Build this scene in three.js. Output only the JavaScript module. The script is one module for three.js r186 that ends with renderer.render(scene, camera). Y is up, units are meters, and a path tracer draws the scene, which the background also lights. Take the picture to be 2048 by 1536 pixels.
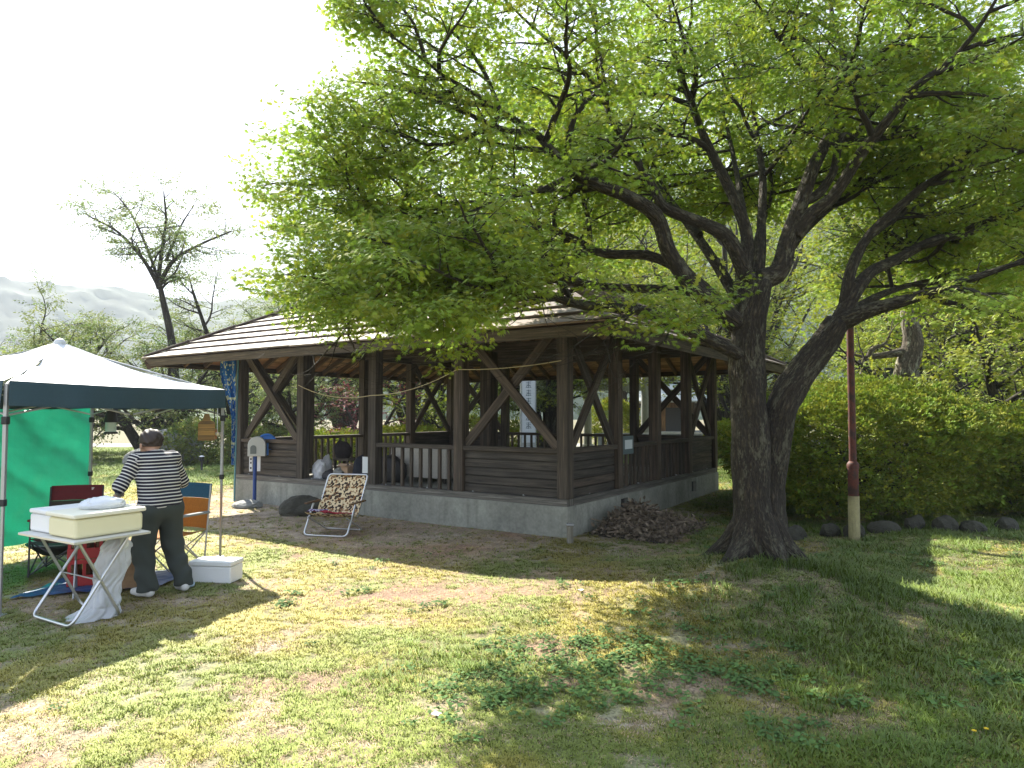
import * as THREE from 'three';
import { mergeGeometries } from 'three/addons/utils/BufferGeometryUtils.js';
import { RoundedBoxGeometry } from 'three/addons/geometries/RoundedBoxGeometry.js';

// ---------------------------------------------------------------- camera, sky, sun, exposure
const scene = new THREE.Scene();
const EYE = 1.75, FOCAL = 1375, PITCH = Math.atan(59 / FOCAL);
const camera = new THREE.PerspectiveCamera(2 * Math.atan(768 / FOCAL) * 180 / Math.PI, 4 / 3, 0.05, 4000);
camera.position.set(0, EYE, 0);
camera.rotation.set(PITCH, 0, 0);
scene.add(camera);

const SUN_EL = 40.5 * Math.PI / 180;
const SUN = new THREE.Vector3(-0.578 * Math.cos(SUN_EL), Math.sin(SUN_EL), -0.816 * Math.cos(SUN_EL)).normalize();
const renderer = new THREE.WebGLRenderer({ antialias: true });
renderer.toneMapping = THREE.LinearToneMapping;
renderer.toneMappingExposure = 3.5;
renderer.shadowMap.enabled = true;

{ // hazy spring sky: white near the horizon and round the sun, paler blue overhead
  const W = 512, H = 256, d = new Float32Array(W * H * 4);
  for (let j = 0; j < H; j++) for (let i = 0; i < W; i++) {
    const el = ((j + 0.5) / H - 0.5) * Math.PI, az = ((i + 0.5) / W - 0.5) * 2 * Math.PI;
    const x = Math.cos(el) * Math.cos(az), y = Math.sin(el), z = Math.cos(el) * Math.sin(az);
    const c = Math.max(0, x * SUN.x + y * SUN.y + z * SUN.z);
    const h = Math.pow(1 - Math.max(0, y), 2.2);
    const glow = 0.55 * Math.pow(c, 3) + 1.6 * Math.pow(c, 24);
    const k = (j * W + i) * 4;
    d[k] = 0.42 + 0.42 * h + glow; d[k + 1] = 0.54 + 0.34 * h + glow * 0.98; d[k + 2] = 0.80 + 0.14 * h + glow * 0.94; d[k + 3] = 1;
  }
  const t = new THREE.DataTexture(d, W, H, THREE.RGBAFormat, THREE.FloatType);
  t.mapping = THREE.EquirectangularReflectionMapping; t.magFilter = THREE.LinearFilter; t.needsUpdate = true;
  scene.background = t; scene.environment = t;
  scene.backgroundIntensity = scene.environmentIntensity = 0.54;
}
const sun = new THREE.DirectionalLight(new THREE.Color().setRGB(1.0, 0.93, 0.80), 5);
sun.position.copy(SUN).multiplyScalar(60).add(new THREE.Vector3(0, 0, -10));
sun.target.position.set(0, 0, -10);
sun.castShadow = true;
Object.assign(sun.shadow.camera, { left: -30, right: 30, top: 30, bottom: -30, near: 1, far: 150 });
sun.shadow.mapSize.set(4096, 4096);
scene.add(sun, sun.target);
scene.fog = new THREE.FogExp2(new THREE.Color().setRGB(0.86, 0.93, 1.0), 0.0006);

// ---------------------------------------------------------------- helpers
const V = (x, y, z) => new THREE.Vector3(x, y, z);
function rngOf(a) { return () => { a |= 0; a = a + 0x6D2B79F5 | 0; let t = Math.imul(a ^ a >>> 15, 1 | a); t = t + Math.imul(t ^ t >>> 7, 61 | t) ^ t; return ((t ^ t >>> 14) >>> 0) / 4294967296; }; }
const R = rngOf(20240511);
const rr = (a, b, r = R) => a + (b - a) * r();
const clamp = (x, a = 0, b = 1) => Math.min(b, Math.max(a, x));
const sstep = (a, b, x) => { const t = clamp((x - a) / (b - a)); return t * t * (3 - 2 * t); };
const lerp = (a, b, t) => a + (b - a) * t;
function hash2(i, j) { let h = Math.imul(i, 374761393) ^ Math.imul(j, 668265263); h = Math.imul(h ^ h >>> 13, 1274126177); return ((h ^ h >>> 16) >>> 0) / 4294967296; }
function vnoise(x, y) { const i = Math.floor(x), j = Math.floor(y), u = x - i, v = y - j, a = u * u * (3 - 2 * u), b = v * v * (3 - 2 * v); return lerp(lerp(hash2(i, j), hash2(i + 1, j), a), lerp(hash2(i, j + 1), hash2(i + 1, j + 1), a), b); }
function fbm(x, y, o = 4) { let s = 0, w = 0.5, n = 0; for (let k = 0; k < o; k++) { s += w * vnoise(x, y); n += w; x = x * 2.03 + 17.3; y = y * 2.03 - 9.1; w *= 0.5; } return s / n; }
// a point of the place: pixel column and row of the 2048 x 1536 photograph and the distance along the view axis
function at(px, py, d) {
  const c = V((px - 1024) / FOCAL * d, -(py - 768) / FOCAL * d, -d);
  c.applyAxisAngle(V(1, 0, 0), PITCH); c.y += EYE; return c;
}
const taken = {};
function numbered(n) { const k = taken[n] = (taken[n] ?? -1) + 1; return k ? `${n}_${String(k).padStart(3, '0')}` : n; }
function shadows(o) { o.traverse((m) => { if (m.isMesh) { m.castShadow = true; m.receiveShadow = true; } }); }
function tag(o, label, category, group, kind) {
  o.userData.label = label; if (category) o.userData.category = category;
  if (group) o.userData.group = group; if (kind) o.userData.kind = kind; return o;
}
function thing(name, label, category, pos = [0, 0, 0], turn = 0, group) {
  const g = new THREE.Group(); g.name = numbered(name); g.position.set(...pos); g.rotation.y = turn;
  tag(g, label, category, group); scene.add(g); return g;
}
function part(name, geo, mat, parent, label) {
  const m = new THREE.Mesh(geo, mat); m.name = name; m.castShadow = m.receiveShadow = true; parent.add(m);
  if (label) m.userData.label = label; return m;
}
function group(name, parent) { const g = new THREE.Group(); g.name = name; parent.add(g); return g; }
function solo(name, geo, mat, label, category, grp, pos = [0, 0, 0], turn = 0) { // a thing of one mesh
  const m = new THREE.Mesh(geo, mat); m.name = numbered(name); m.castShadow = m.receiveShadow = true;
  m.position.set(...pos); m.rotation.y = turn; tag(m, label, category, grp); scene.add(m); return m;
}
function structure(name, geo, mat, label, category) {
  const m = solo(name, geo, mat, label, category); m.userData.kind = 'structure'; return m;
}
function geoOf(pos, idx, uv, nor) {
  const g = new THREE.BufferGeometry();
  g.setAttribute('position', new THREE.Float32BufferAttribute(pos, 3));
  if (uv) g.setAttribute('uv', new THREE.Float32BufferAttribute(uv, 2));
  if (idx) g.setIndex(idx);
  if (nor) g.setAttribute('normal', new THREE.Float32BufferAttribute(nor, 3)); else g.computeVertexNormals();
  return g;
}
// box with slightly chamfered edges; uv in metres, u along its longest side
function boxUV(g, off = [0, 0]) {
  g.computeBoundingBox(); const s = g.boundingBox.getSize(V(0, 0, 0)).toArray(), long = s.indexOf(Math.max(...s));
  const p = g.attributes.position, n = g.attributes.normal, uv = new Float32Array(p.count * 2);
  for (let k = 0; k < p.count; k++) {
    const q = [p.getX(k), p.getY(k), p.getZ(k)], a = [Math.abs(n.getX(k)), Math.abs(n.getY(k)), Math.abs(n.getZ(k))];
    const ax = a.indexOf(Math.max(...a)), rest = [0, 1, 2].filter((e) => e !== ax);
    const u = rest.includes(long) ? long : rest[0], v = rest.find((e) => e !== u);
    uv[2 * k] = q[u] + off[0] + ax * 0.37; uv[2 * k + 1] = q[v] + off[1] + ax * 0.21;
  }
  g.setAttribute('uv', new THREE.BufferAttribute(uv, 2)); return g;
}
function box(w, h, d, c = 0.006, off) {
  const g = c > 0 ? new RoundedBoxGeometry(w, h, d, 1, Math.min(c, w / 3, h / 3, d / 3)) : new THREE.BoxGeometry(w, h, d).toNonIndexed();
  return boxUV(g, off ?? [rr(0, 5), rr(0, 5)]);
}
function moved(g, x, y, z, rx = 0, ry = 0, rz = 0) { return g.applyMatrix4(new THREE.Matrix4().compose(V(x, y, z), new THREE.Quaternion().setFromEuler(new THREE.Euler(rx, ry, rz)), V(1, 1, 1))); }
// squared timber from a to b, cross-section w (sideways) x h (upwards)
function beamGeo(a, b, w, h, c = 0.006, up = V(0, 1, 0)) {
  const x = b.clone().sub(a), L = x.length(); x.normalize();
  let z = x.clone().cross(up); if (z.lengthSq() < 1e-6) z = V(0, 0, 1); z.normalize();
  const y = z.clone().cross(x);
  const g = box(L, h, w, c);
  return g.applyMatrix4(new THREE.Matrix4().makeBasis(x, y, z).setPosition(a.clone().add(b).multiplyScalar(0.5)));
}
// tapered tube through points with radii; appended to arrays
class Tubes {
  constructor() { this.p = []; this.n = []; this.u = []; this.i = []; }
  add(pts, rad, sides = 6, vs = 1, wob = 0) {
    const b0 = this.p.length / 3, N = pts.length, t = V(0, 0, 0), side = V(0, 0, 0), up = V(0, 0, 0), prev = V(1, 0.2, 0.1);
    let len = 0; const r0 = typeof rad === 'number' ? rad : rad[Math.floor(N / 2)], turns = Math.max(1, Math.round(r0 * 6.28 / 0.35));
    for (let k = 0; k < N; k++) {
      t.subVectors(pts[Math.min(N - 1, k + 1)], pts[Math.max(0, k - 1)]).normalize();
      if (k) len += pts[k].distanceTo(pts[k - 1]);
      side.copy(prev).addScaledVector(t, -prev.dot(t)); if (side.lengthSq() < 1e-4) side.set(0, 0, 1).addScaledVector(t, -t.z);
      side.normalize(); prev.copy(side); up.crossVectors(t, side);
      const r = typeof rad === 'number' ? rad : rad[k];
      for (let s = 0; s <= sides; s++) {
        const a = s / sides * Math.PI * 2, c = Math.cos(a), d = Math.sin(a);
        const w = wob ? 1 + wob * (fbm(Math.cos(a) * 1.7 + k * 0.35 + b0, Math.sin(a) * 1.7 + len * 1.3, 3) - 0.5) : 1;
        this.p.push(pts[k].x + (side.x * c + up.x * d) * r * w, pts[k].y + (side.y * c + up.y * d) * r * w, pts[k].z + (side.z * c + up.z * d) * r * w);
        this.n.push(side.x * c + up.x * d, side.y * c + up.y * d, side.z * c + up.z * d);
        this.u.push(s / sides * turns, len * vs);
      }
    }
    const S = sides + 1;
    for (let k = 0; k < N - 1; k++) for (let s = 0; s < sides; s++) { const a = b0 + k * S + s, b = a + 1, c = a + S, d = c + 1; this.i.push(a, b, c, b, d, c); }
    const cap = (k, flip) => { const c0 = this.p.length / 3; this.p.push(pts[k].x, pts[k].y, pts[k].z); t.subVectors(pts[k], pts[k ? k - 1 : 1]).normalize(); this.n.push(t.x, t.y, t.z); this.u.push(0, 0); for (let s = 0; s < sides; s++) { const a = b0 + k * S + s; flip ? this.i.push(c0, a + 1, a) : this.i.push(c0, a, a + 1); } };
    cap(0, true); cap(N - 1, false); return this;
  }
  geo(smooth = false) { const g = geoOf(this.p, this.i, this.u, smooth ? null : this.n); return g; }
}
const tube = (pts, r, sides = 8) => new Tubes().add(pts, r, sides).geo();
const rod = (a, b, r, sides = 8) => tube([a, b], r, sides);
function smoothPts(pts, n) { return new THREE.CatmullRomCurve3(pts, false, 'centripetal').getPoints(n); }
// closed tube through rounded corners
function bent(pts, rad, corner = 0.05) {
  const out = [pts[0]];
  for (let k = 1; k < pts.length - 1; k++) {
    const a = pts[k - 1], b = pts[k], c = pts[k + 1], i = b.clone().lerp(a, Math.min(0.45, corner / a.distanceTo(b))), o = b.clone().lerp(c, Math.min(0.45, corner / b.distanceTo(c)));
    for (let s = 0; s <= 4; s++) { const t = s / 4; out.push(i.clone().multiplyScalar((1 - t) ** 2).addScaledVector(b, 2 * t * (1 - t)).addScaledVector(o, t * t)); }
  }
  out.push(pts[pts.length - 1]); return tube(out, rad, 8);
}
// sheet over (s, t) in the unit square
function sheet(f, nu, nv, uvs = [1, 1]) {
  const p = [], u = [], i = [];
  for (let b = 0; b <= nv; b++) for (let a = 0; a <= nu; a++) { const q = f(a / nu, b / nv); p.push(q.x, q.y, q.z); u.push(a / nu * uvs[0], b / nv * uvs[1]); }
  for (let b = 0; b < nv; b++) for (let a = 0; a < nu; a++) { const k = b * (nu + 1) + a; i.push(k, k + 1, k + nu + 1, k + 1, k + nu + 2, k + nu + 1); }
  return geoOf(p, i, u);
}
// cloth with thickness: the sheet, a copy set back by th along its normals, and the rim between them
function thick(g, th) {
  const p = g.attributes.position, n = g.attributes.normal, N = p.count, pos = [], uv = [], idx = [], old = [...g.index.array];
  for (let s = 0; s < 2; s++) for (let k = 0; k < N; k++) { pos.push(p.getX(k) - s * th * n.getX(k), p.getY(k) - s * th * n.getY(k), p.getZ(k) - s * th * n.getZ(k)); uv.push(g.attributes.uv.getX(k), g.attributes.uv.getY(k)); }
  idx.push(...old); for (let k = 0; k < old.length; k += 3) idx.push(old[k] + N, old[k + 2] + N, old[k + 1] + N);
  const edges = new Map(); for (let k = 0; k < old.length; k += 3) for (let e = 0; e < 3; e++) { const a = old[k + e], b = old[k + (e + 1) % 3]; const key = b + '_' + a; edges.has(key) ? edges.delete(key) : edges.set(a + '_' + b, [a, b]); }
  for (const [a, b] of edges.values()) idx.push(a, a + N, b, b, a + N, b + N);
  return geoOf(pos, idx, uv);
}
// surface nets: mesh of a signed distance field
function net(f, lo, hi, cell) {
  const n = [0, 1, 2].map((k) => Math.ceil((hi[k] - lo[k]) / cell) + 1), [nx, ny, nz] = n;
  const val = new Float32Array(nx * ny * nz), id = (i, j, k) => (k * ny + j) * nx + i;
  for (let k = 0; k < nz; k++) for (let j = 0; j < ny; j++) for (let i = 0; i < nx; i++) val[id(i, j, k)] = f(lo[0] + i * cell, lo[1] + j * cell, lo[2] + k * cell);
  const vert = new Int32Array(nx * ny * nz).fill(-1), pos = [], nor = [], idx = [];
  const e = cell * 0.5;
  for (let k = 0; k < nz - 1; k++) for (let j = 0; j < ny - 1; j++) for (let i = 0; i < nx - 1; i++) {
    let x = 0, y = 0, z = 0, c = 0;
    for (let a = 0; a < 8; a++) for (let b = 0; b < 3; b++) {
      if (a >> b & 1) continue;
      const o = a | 1 << b, va = val[id(i + (a & 1), j + (a >> 1 & 1), k + (a >> 2))], vb = val[id(i + (o & 1), j + (o >> 1 & 1), k + (o >> 2))];
      if (va < 0 === vb < 0) continue;
      const t = va / (va - vb); x += (a & 1) + (b === 0 ? t : 0); y += (a >> 1 & 1) + (b === 1 ? t : 0); z += (a >> 2) + (b === 2 ? t : 0); c++;
    }
    if (!c) continue;
    const X = lo[0] + (i + x / c) * cell, Y = lo[1] + (j + y / c) * cell, Z = lo[2] + (k + z / c) * cell;
    vert[id(i, j, k)] = pos.length / 3; pos.push(X, Y, Z);
    const g = V(f(X + e, Y, Z) - f(X - e, Y, Z), f(X, Y + e, Z) - f(X, Y - e, Z), f(X, Y, Z + e) - f(X, Y, Z - e)).normalize(); nor.push(g.x, g.y, g.z);
  }
  const quad = (a, b, c, d, fl) => { if (a < 0 || b < 0 || c < 0 || d < 0) return; fl ? idx.push(a, b, c, a, c, d) : idx.push(a, c, b, a, d, c); };
  for (let k = 1; k < nz - 1; k++) for (let j = 1; j < ny - 1; j++) for (let i = 1; i < nx - 1; i++) {
    const v0 = val[id(i, j, k)] < 0;
    if (v0 !== val[id(i + 1, j, k)] < 0) quad(vert[id(i, j - 1, k - 1)], vert[id(i, j, k - 1)], vert[id(i, j, k)], vert[id(i, j - 1, k)], v0);
    if (v0 !== val[id(i, j + 1, k)] < 0) quad(vert[id(i - 1, j, k - 1)], vert[id(i - 1, j, k)], vert[id(i, j, k)], vert[id(i, j, k - 1)], v0);
    if (v0 !== val[id(i, j, k + 1)] < 0) quad(vert[id(i - 1, j - 1, k)], vert[id(i, j - 1, k)], vert[id(i, j, k)], vert[id(i - 1, j, k)], v0);
  }
  return geoOf(pos, idx, null, nor);
}
function capsule(a, b, r0, r1, flat = 1) { // distance to a tapered capsule
  const bx = b[0] - a[0], by = b[1] - a[1], bz = b[2] - a[2], L = bx * bx + by * by + bz * bz + 1e-9;
  return (x, y, z) => { const t = clamp(((x - a[0]) * bx + (y - a[1]) * by + (z - a[2]) * bz) / L); return Math.hypot(x - a[0] - t * bx, y - a[1] - t * by, (z - a[2] - t * bz) / flat) - (r0 + (r1 - r0) * t); };
}
const smin = (a, b, k) => { const h = Math.max(k - Math.abs(a - b), 0) / k; return Math.min(a, b) - h * h * k * 0.25; };
function blend(list, k) { return (x, y, z) => { let d = list[0](x, y, z); for (let i = 1; i < list.length; i++) d = smin(d, list[i](x, y, z), k); return d; }; }
function rockGeo(w, h, d, seed, cell = 7) { // lumpy stone sitting on y = 0
  const g = new THREE.IcosahedronGeometry(1, cell), p = g.attributes.position;
  for (let k = 0; k < p.count; k++) {
    let x = p.getX(k), y = p.getY(k), z = p.getZ(k);
    const f = 0.72 + 0.5 * fbm(x * 1.3 + seed * 7.1 + z * 0.8, y * 1.3 - seed * 3.7 + z * 1.1, 3) + 0.1 * (fbm(x * 5 + z * 3 + seed, y * 5 - z * 2, 3) - 0.5);
    x *= f; y *= f; z *= f; p.setXYZ(k, x * w / 2, Math.max(-0.04, (y + 0.42) * h * 0.62), z * d / 2);
  }
  g.computeVertexNormals(); return g;
}

// ---------------------------------------------------------------- textures and materials
function texture(n, f, srgb = true, m = n) {
  const d = new Uint8Array(n * m * 4);
  for (let j = 0; j < m; j++) for (let i = 0; i < n; i++) { const c = f(i / n, j / m, i, j), k = (j * n + i) * 4; d[k] = clamp(c[0]) * 255; d[k + 1] = clamp(c[1]) * 255; d[k + 2] = clamp(c[2]) * 255; d[k + 3] = 255; }
  const t = new THREE.DataTexture(d, n, m); t.wrapS = t.wrapT = THREE.RepeatWrapping; t.magFilter = THREE.LinearFilter; t.minFilter = THREE.LinearMipmapLinearFilter; t.generateMipmaps = true;
  if (srgb) t.colorSpace = THREE.SRGBColorSpace; t.needsUpdate = true; return t;
}
// noise that repeats over the unit square
function tileNoise(u, v, a, b, o = 4) { let s = 0, w = 0.5, n = 0; for (let k = 0; k < o; k++) { const x = u * a, y = v * b, i = Math.floor(x), j = Math.floor(y), p = x - i, q = y - j, e = p * p * (3 - 2 * p), g = q * q * (3 - 2 * q), h = (m, l) => hash2((m % a + a) % a + k * 131, (l % b + b) % b + k * 57); s += w * lerp(lerp(h(i, j), h(i + 1, j), e), lerp(h(i, j + 1), h(i + 1, j + 1), e), g); n += w; w *= 0.55; a *= 2; b *= 2; } return s / n; }
const tWood = texture(512, (u, v) => { const g = tileNoise(u, v, 3, 48, 4), l = tileNoise(u, v, 2, 9, 3), c = tileNoise(u, v, 6, 110, 2) > 0.74 ? 0.72 : 1; const b = (0.62 + 0.5 * (g - 0.5) + 0.42 * (l - 0.5)) * c; return [b * 1.02, b, b * 0.96]; });
const tWoodB = texture(256, (u, v) => { const g = tileNoise(u, v, 3, 48, 4); return [g, g, g]; }, false);
const tConc = texture(512, (u, v) => { const a = tileNoise(u, v, 5, 4, 5), b = tileNoise(u, v, 70, 70, 2), s = tileNoise(u, v, 26, 3, 3); const c = 0.74 + 0.34 * (a - 0.5) + 0.12 * (b - 0.5) - 0.22 * Math.max(0, s - 0.58); return [c, c * 1.0, c * 0.96]; });
const tGrain = texture(256, (u, v) => { const b = tileNoise(u, v, 24, 24, 4); return [b, b, b]; }, false);
const tBark = texture(512, (u, v) => { const f = tileNoise(u, v, 16, 9, 4), l = tileNoise(u, v, 7, 7, 5), c = tileNoise(u, v, 44, 36, 3); const k = Math.abs(f - 0.5) * 2; const li = sstep(0.50, 0.68, l * 0.75 + 0.35 * c - 0.05) * (0.35 + 0.65 * c); const b = (0.30 + 0.42 * k) * (0.75 + 0.5 * c); return [lerp(b, 0.74, li), lerp(b * 0.93, 0.77, li), lerp(b * 0.82, 0.70, li)]; });
const tBarkB = texture(512, (u, v) => { const f = tileNoise(u, v, 16, 9, 4), g = tileNoise(u, v, 44, 36, 3); const k = Math.abs(f - 0.5) * 1.6 + 0.3 * g; return [k, k, k]; }, false);
const tSoil = texture(1024, (u, v) => { const a = tileNoise(u, v, 9, 9, 5), b = tileNoise(u, v, 120, 120, 3), s = tileNoise(u, v, 60, 60, 2) > 0.8 ? 0.78 : 1; const c = (0.78 + 0.36 * (a - 0.5) + 0.5 * (b - 0.5)) * s; return [c, c, c]; });
const tCloth = texture(256, (u, v, i, j) => { const w = ((i >> 1) + (j >> 1)) % 2 ? 1 : 0.92, b = tileNoise(u, v, 14, 14, 3); const c = w * (0.9 + 0.16 * (b - 0.5)); return [c, c, c]; });
function rep(t, x, y = x) { const c = t.clone(); c.repeat.set(x, y); c.needsUpdate = true; return c; }
const lin = (r, g, b) => new THREE.Color().setRGB(r, g, b);
const std = (c, rough = 0.85, o = {}) => new THREE.MeshStandardMaterial({ color: lin(...c), roughness: rough, side: THREE.DoubleSide, ...o });
const phys = (c, rough, o = {}) => new THREE.MeshPhysicalMaterial({ color: lin(...c), roughness: rough, side: THREE.DoubleSide, ...o });
const woodMap = rep(tWood, 0.8, 2.2), woodBump = rep(tWoodB, 0.8, 2.2);
const wood = (c, rough = 0.82) => std(c, rough, { map: woodMap, bumpMap: woodBump, bumpScale: 0.003 });
const M = {
  post: [wood([0.20, 0.165, 0.130]), wood([0.235, 0.185, 0.145]), wood([0.175, 0.15, 0.125])],
  plank: [wood([0.17, 0.15, 0.13]), wood([0.21, 0.18, 0.15]), wood([0.15, 0.135, 0.12]), wood([0.22, 0.175, 0.14])],
  rafter: wood([0.20, 0.12, 0.075]), deck: [wood([0.60, 0.35, 0.18]), wood([0.52, 0.29, 0.15]), wood([0.66, 0.40, 0.21])],
  roof: [wood([0.40, 0.33, 0.29], 0.7), wood([0.46, 0.37, 0.32], 0.7), wood([0.34, 0.28, 0.25], 0.72), wood([0.50, 0.36, 0.29], 0.7)],
  sill: wood([0.36, 0.35, 0.33]),
  conc: std([0.52, 0.53, 0.50], 0.9, { map: rep(tConc, 0.45, 0.45), bumpMap: rep(tGrain, 3), bumpScale: 0.003 }),
  stone: std([0.36, 0.36, 0.35], 0.9, { map: rep(tConc, 1), bumpMap: rep(tGrain, 2), bumpScale: 0.006 }),
  darkstone: std([0.095, 0.092, 0.072], 0.9, { map: rep(tConc, 2), bumpMap: rep(tGrain, 3), bumpScale: 0.008 }),
  granite: std([0.50, 0.52, 0.53], 0.8, { map: rep(tConc, 0.5), bumpMap: rep(tGrain, 2), bumpScale: 0.003 }),
  bark: std([0.25, 0.225, 0.185], 0.95, { map: tBark, bumpMap: tBarkB, bumpScale: 0.045 }),
  barkThin: std([0.15, 0.135, 0.11], 0.95, { map: tBark }),
  barkGrey: std([0.62, 0.58, 0.52], 0.95, { map: tBark, bumpMap: tBarkB, bumpScale: 0.02 }),
  alu: std([0.62, 0.63, 0.64], 0.32, { metalness: 0.85 }),
  steel: std([0.40, 0.41, 0.42], 0.45, { metalness: 0.7 }),
  black: std([0.018, 0.018, 0.02], 0.6), dark: std([0.04, 0.04, 0.045], 0.8),
};
// ---------------------------------------------------------------- ground
const gauss = (x, d, cx, cd, sx, sd = sx) => Math.exp(-((x - cx) ** 2 / (2 * sx * sx) + (d - cd) ** 2 / (2 * sd * sd)));
function height(x, d) {
  let h = 0.33 * gauss(x, d, 2.3, 6.75, 1.0, 0.85) + 0.10 * gauss(x, d, 3.4, 5.6, 0.8, 0.7) - 0.07 * gauss(x, d, 4.0, 7.0, 0.8, 0.6);
  h += 0.16 * sstep(3.6, 7, x) * sstep(5, 8, d) * sstep(40, 20, d);
  const near = sstep(30, 14, d) * sstep(14, 8, Math.abs(x));
  h += near * (0.10 * (fbm(x * 0.55 + 3, d * 0.55, 3) - 0.5) + 0.022 * (fbm(x * 3.1, d * 3.1 + 9, 3) - 0.5)) * (1 - 0.75 * wallDust(x, d));
  return h;
}
const toA = (x, d) => -0.833 * (x - 0.757) + 0.553 * (d - 9.82), toB = (x, d) => 0.553 * (x - 0.757) + 0.833 * (d - 9.82);
function wallDust(x, d) { // the trodden strip before the pavilion's long side, and its floor area
  const a = toA(x, d), b = toB(x, d);
  return sstep(-3.1, -1.9, b + 0.9 * (fbm(x * 0.8, d * 0.8, 3) - 0.5)) * sstep(-0.9, 0.4, a) * sstep(10.5, 8.6, a) * sstep(9, 7, b);
}
function dirtAt(x, d) { // 0 green, 1 bare soil
  const n = fbm(x * 0.75 + 11, d * 0.75 + 4, 4), f = fbm(x * 3.3 - 5, d * 3.3 + 2, 3);
  let v = 0.88 * sstep(0.48, 0.64, n * 0.42 + f * 0.58);
  v = Math.max(v, 0.97 * wallDust(x, d) * sstep(0.72, 0.54, f * 0.6 + n * 0.4));
  v = Math.max(v, 1.15 * gauss(x, d, -0.75, 6.75, 1.3, 0.5) * sstep(0.15, 0.45, f));
  v = Math.max(v, gauss(x, d, 0.25, 5.15, 0.22, 0.2));
  v = Math.max(v, 0.8 * gauss(x, d, 1.7, 8.4, 0.9, 0.7));
  return clamp(v * (1 - 0.55 * lush(x, d)));
}
function lush(x, d) { return clamp(sstep(0.9, 2.4, x - 0.28 * (d - 5) + 0.9 * (fbm(x * 0.9 + 40, d * 0.9, 3) - 0.5)) + 0.8 * gauss(x, d, -0.42, 4.75, 0.35, 0.28) + sstep(15, 19, d)); }
{
  const axis = (lo, hi, fine, near, far) => { const out = []; let v = lo; while (v < hi) { out.push(v); v += fine; } out.push(hi); let s = fine, w = hi; while (w < far) { s *= 1.3; w += s; out.push(w); } s = fine; w = lo; const pre = []; while (w > near) { s *= 1.3; w -= s; pre.unshift(w); } return [...pre, ...out]; };
  const xs = axis(-6.5, 8, 0.055, -1600, 1600), ds = axis(2.6, 14, 0.055, -300, 2600), p = [], c = [], u = [], idx = [];
  const soil = [0.46, 0.355, 0.25], red = [0.40, 0.25, 0.165], moss = [0.20, 0.225, 0.075], litter = [0.20, 0.12, 0.075], pale = [0.55, 0.46, 0.35];
  for (const d of ds) for (const x of xs) {
    p.push(x, height(x, d), -d); u.push(x / 1.7, d / 1.7);
    const di = dirtAt(x, d), l = lush(x, d), n = fbm(x * 0.9 + 31, d * 0.9 - 12, 3), f = fbm(x * 6 + 2, d * 6 + 5, 2);
    const redness = clamp(gauss(x, d, -0.3, 6.6, 1.3, 0.7) + gauss(x, d, 0.25, 5.15, 0.4) + sstep(0.55, 0.7, n));
    let s = soil.map((v, k) => lerp(lerp(v, pale[k], sstep(0.5, 0.3, n)), red[k], redness));
    s = s.map((v, k) => lerp(v, litter[k], l * 0.75));
    const m = clamp(1 - di) * (0.55 + 0.35 * f);
    for (let k = 0; k < 3; k++) c.push(lerp(s[k], moss[k] * (1 - 0.35 * l), m));
  }
  const nx = xs.length;
  for (let j = 0; j < ds.length - 1; j++) for (let i = 0; i < nx - 1; i++) { const k = j * nx + i; idx.push(k, k + 1, k + nx, k + 1, k + nx + 1, k + nx); }
  const g = geoOf(p, idx, u); g.setAttribute('color', new THREE.Float32BufferAttribute(c, 3));
  structure('ground', g, std([1.25, 1.25, 1.25], 0.95, { vertexColors: true, map: tSoil, bumpMap: tSoil, bumpScale: 0.012 }), 'uneven lawn of short grass worn to bare soil in patches', 'ground');
}
// ---------------------------------------------------------------- grass
const leafMat = (c, tr = 0.4) => phys(c, 0.75, { transmission: tr, thickness: 0, specularIntensity: 0.2 });
function tuft(n, len, wid, spread, lean, r) { // blades, each a bent strip of two quads and a tip
  const p = [], i = [], nn = [];
  for (let k = 0; k < n; k++) {
    const a = r() * 6.283, q = Math.sqrt(r()) * spread, x = Math.cos(a) * q, z = Math.sin(a) * q, b = a + (r() - 0.5) * 2, L = len * (0.6 + 0.7 * r()), t = lean * (0.5 + r()), w = wid * (0.7 + 0.6 * r());
    const dx = Math.cos(b), dz = Math.sin(b), sx = -dz, sz = dx, k0 = p.length / 3;
    for (const [s, ww, bend] of [[0, 0.7, 0], [0.5, 1, 0.35], [1, 0, 1]]) {
      const hx = L * Math.sin(t * (0.5 + 0.5 * bend)) * s, hy = L * Math.cos(t * (0.4 + 0.8 * bend)) * s;
      for (const e of ww ? [-1, 1] : [0]) { p.push(x + dx * hx + sx * e * w * ww / 2, hy, z + dz * hx + sz * e * w * ww / 2); nn.push(dx * 0.25, 0.95, dz * 0.25); }
    }
    i.push(k0, k0 + 1, k0 + 2, k0 + 1, k0 + 3, k0 + 2, k0 + 2, k0 + 3, k0 + 4);
  }
  return geoOf(p, i, null, nn);
}
function clover(n, r) { // round leaflets lying flat on short stalks
  const p = [], i = [], nn = [];
  for (let k = 0; k < n; k++) {
    const a = r() * 6.283, q = Math.sqrt(r()) * 0.05, x = Math.cos(a) * q, z = Math.sin(a) * q, y = 0.012 + r() * 0.03, s = 0.006 + r() * 0.006, tx = (r() - 0.5) * 0.9, tz = (r() - 0.5) * 0.9, k0 = p.length / 3;
    p.push(x, y, z); nn.push(tx, 1, tz);
    for (let e = 0; e < 6; e++) { const b = e / 6 * 6.283, ex = Math.cos(b) * s, ez = Math.sin(b) * s; p.push(x + ex, y - ex * tx - ez * tz, z + ez); nn.push(tx, 1, tz); i.push(k0, k0 + 1 + (e + 1) % 6, k0 + 1 + e); }
  }
  return geoOf(p, i, null, nn);
}
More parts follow.
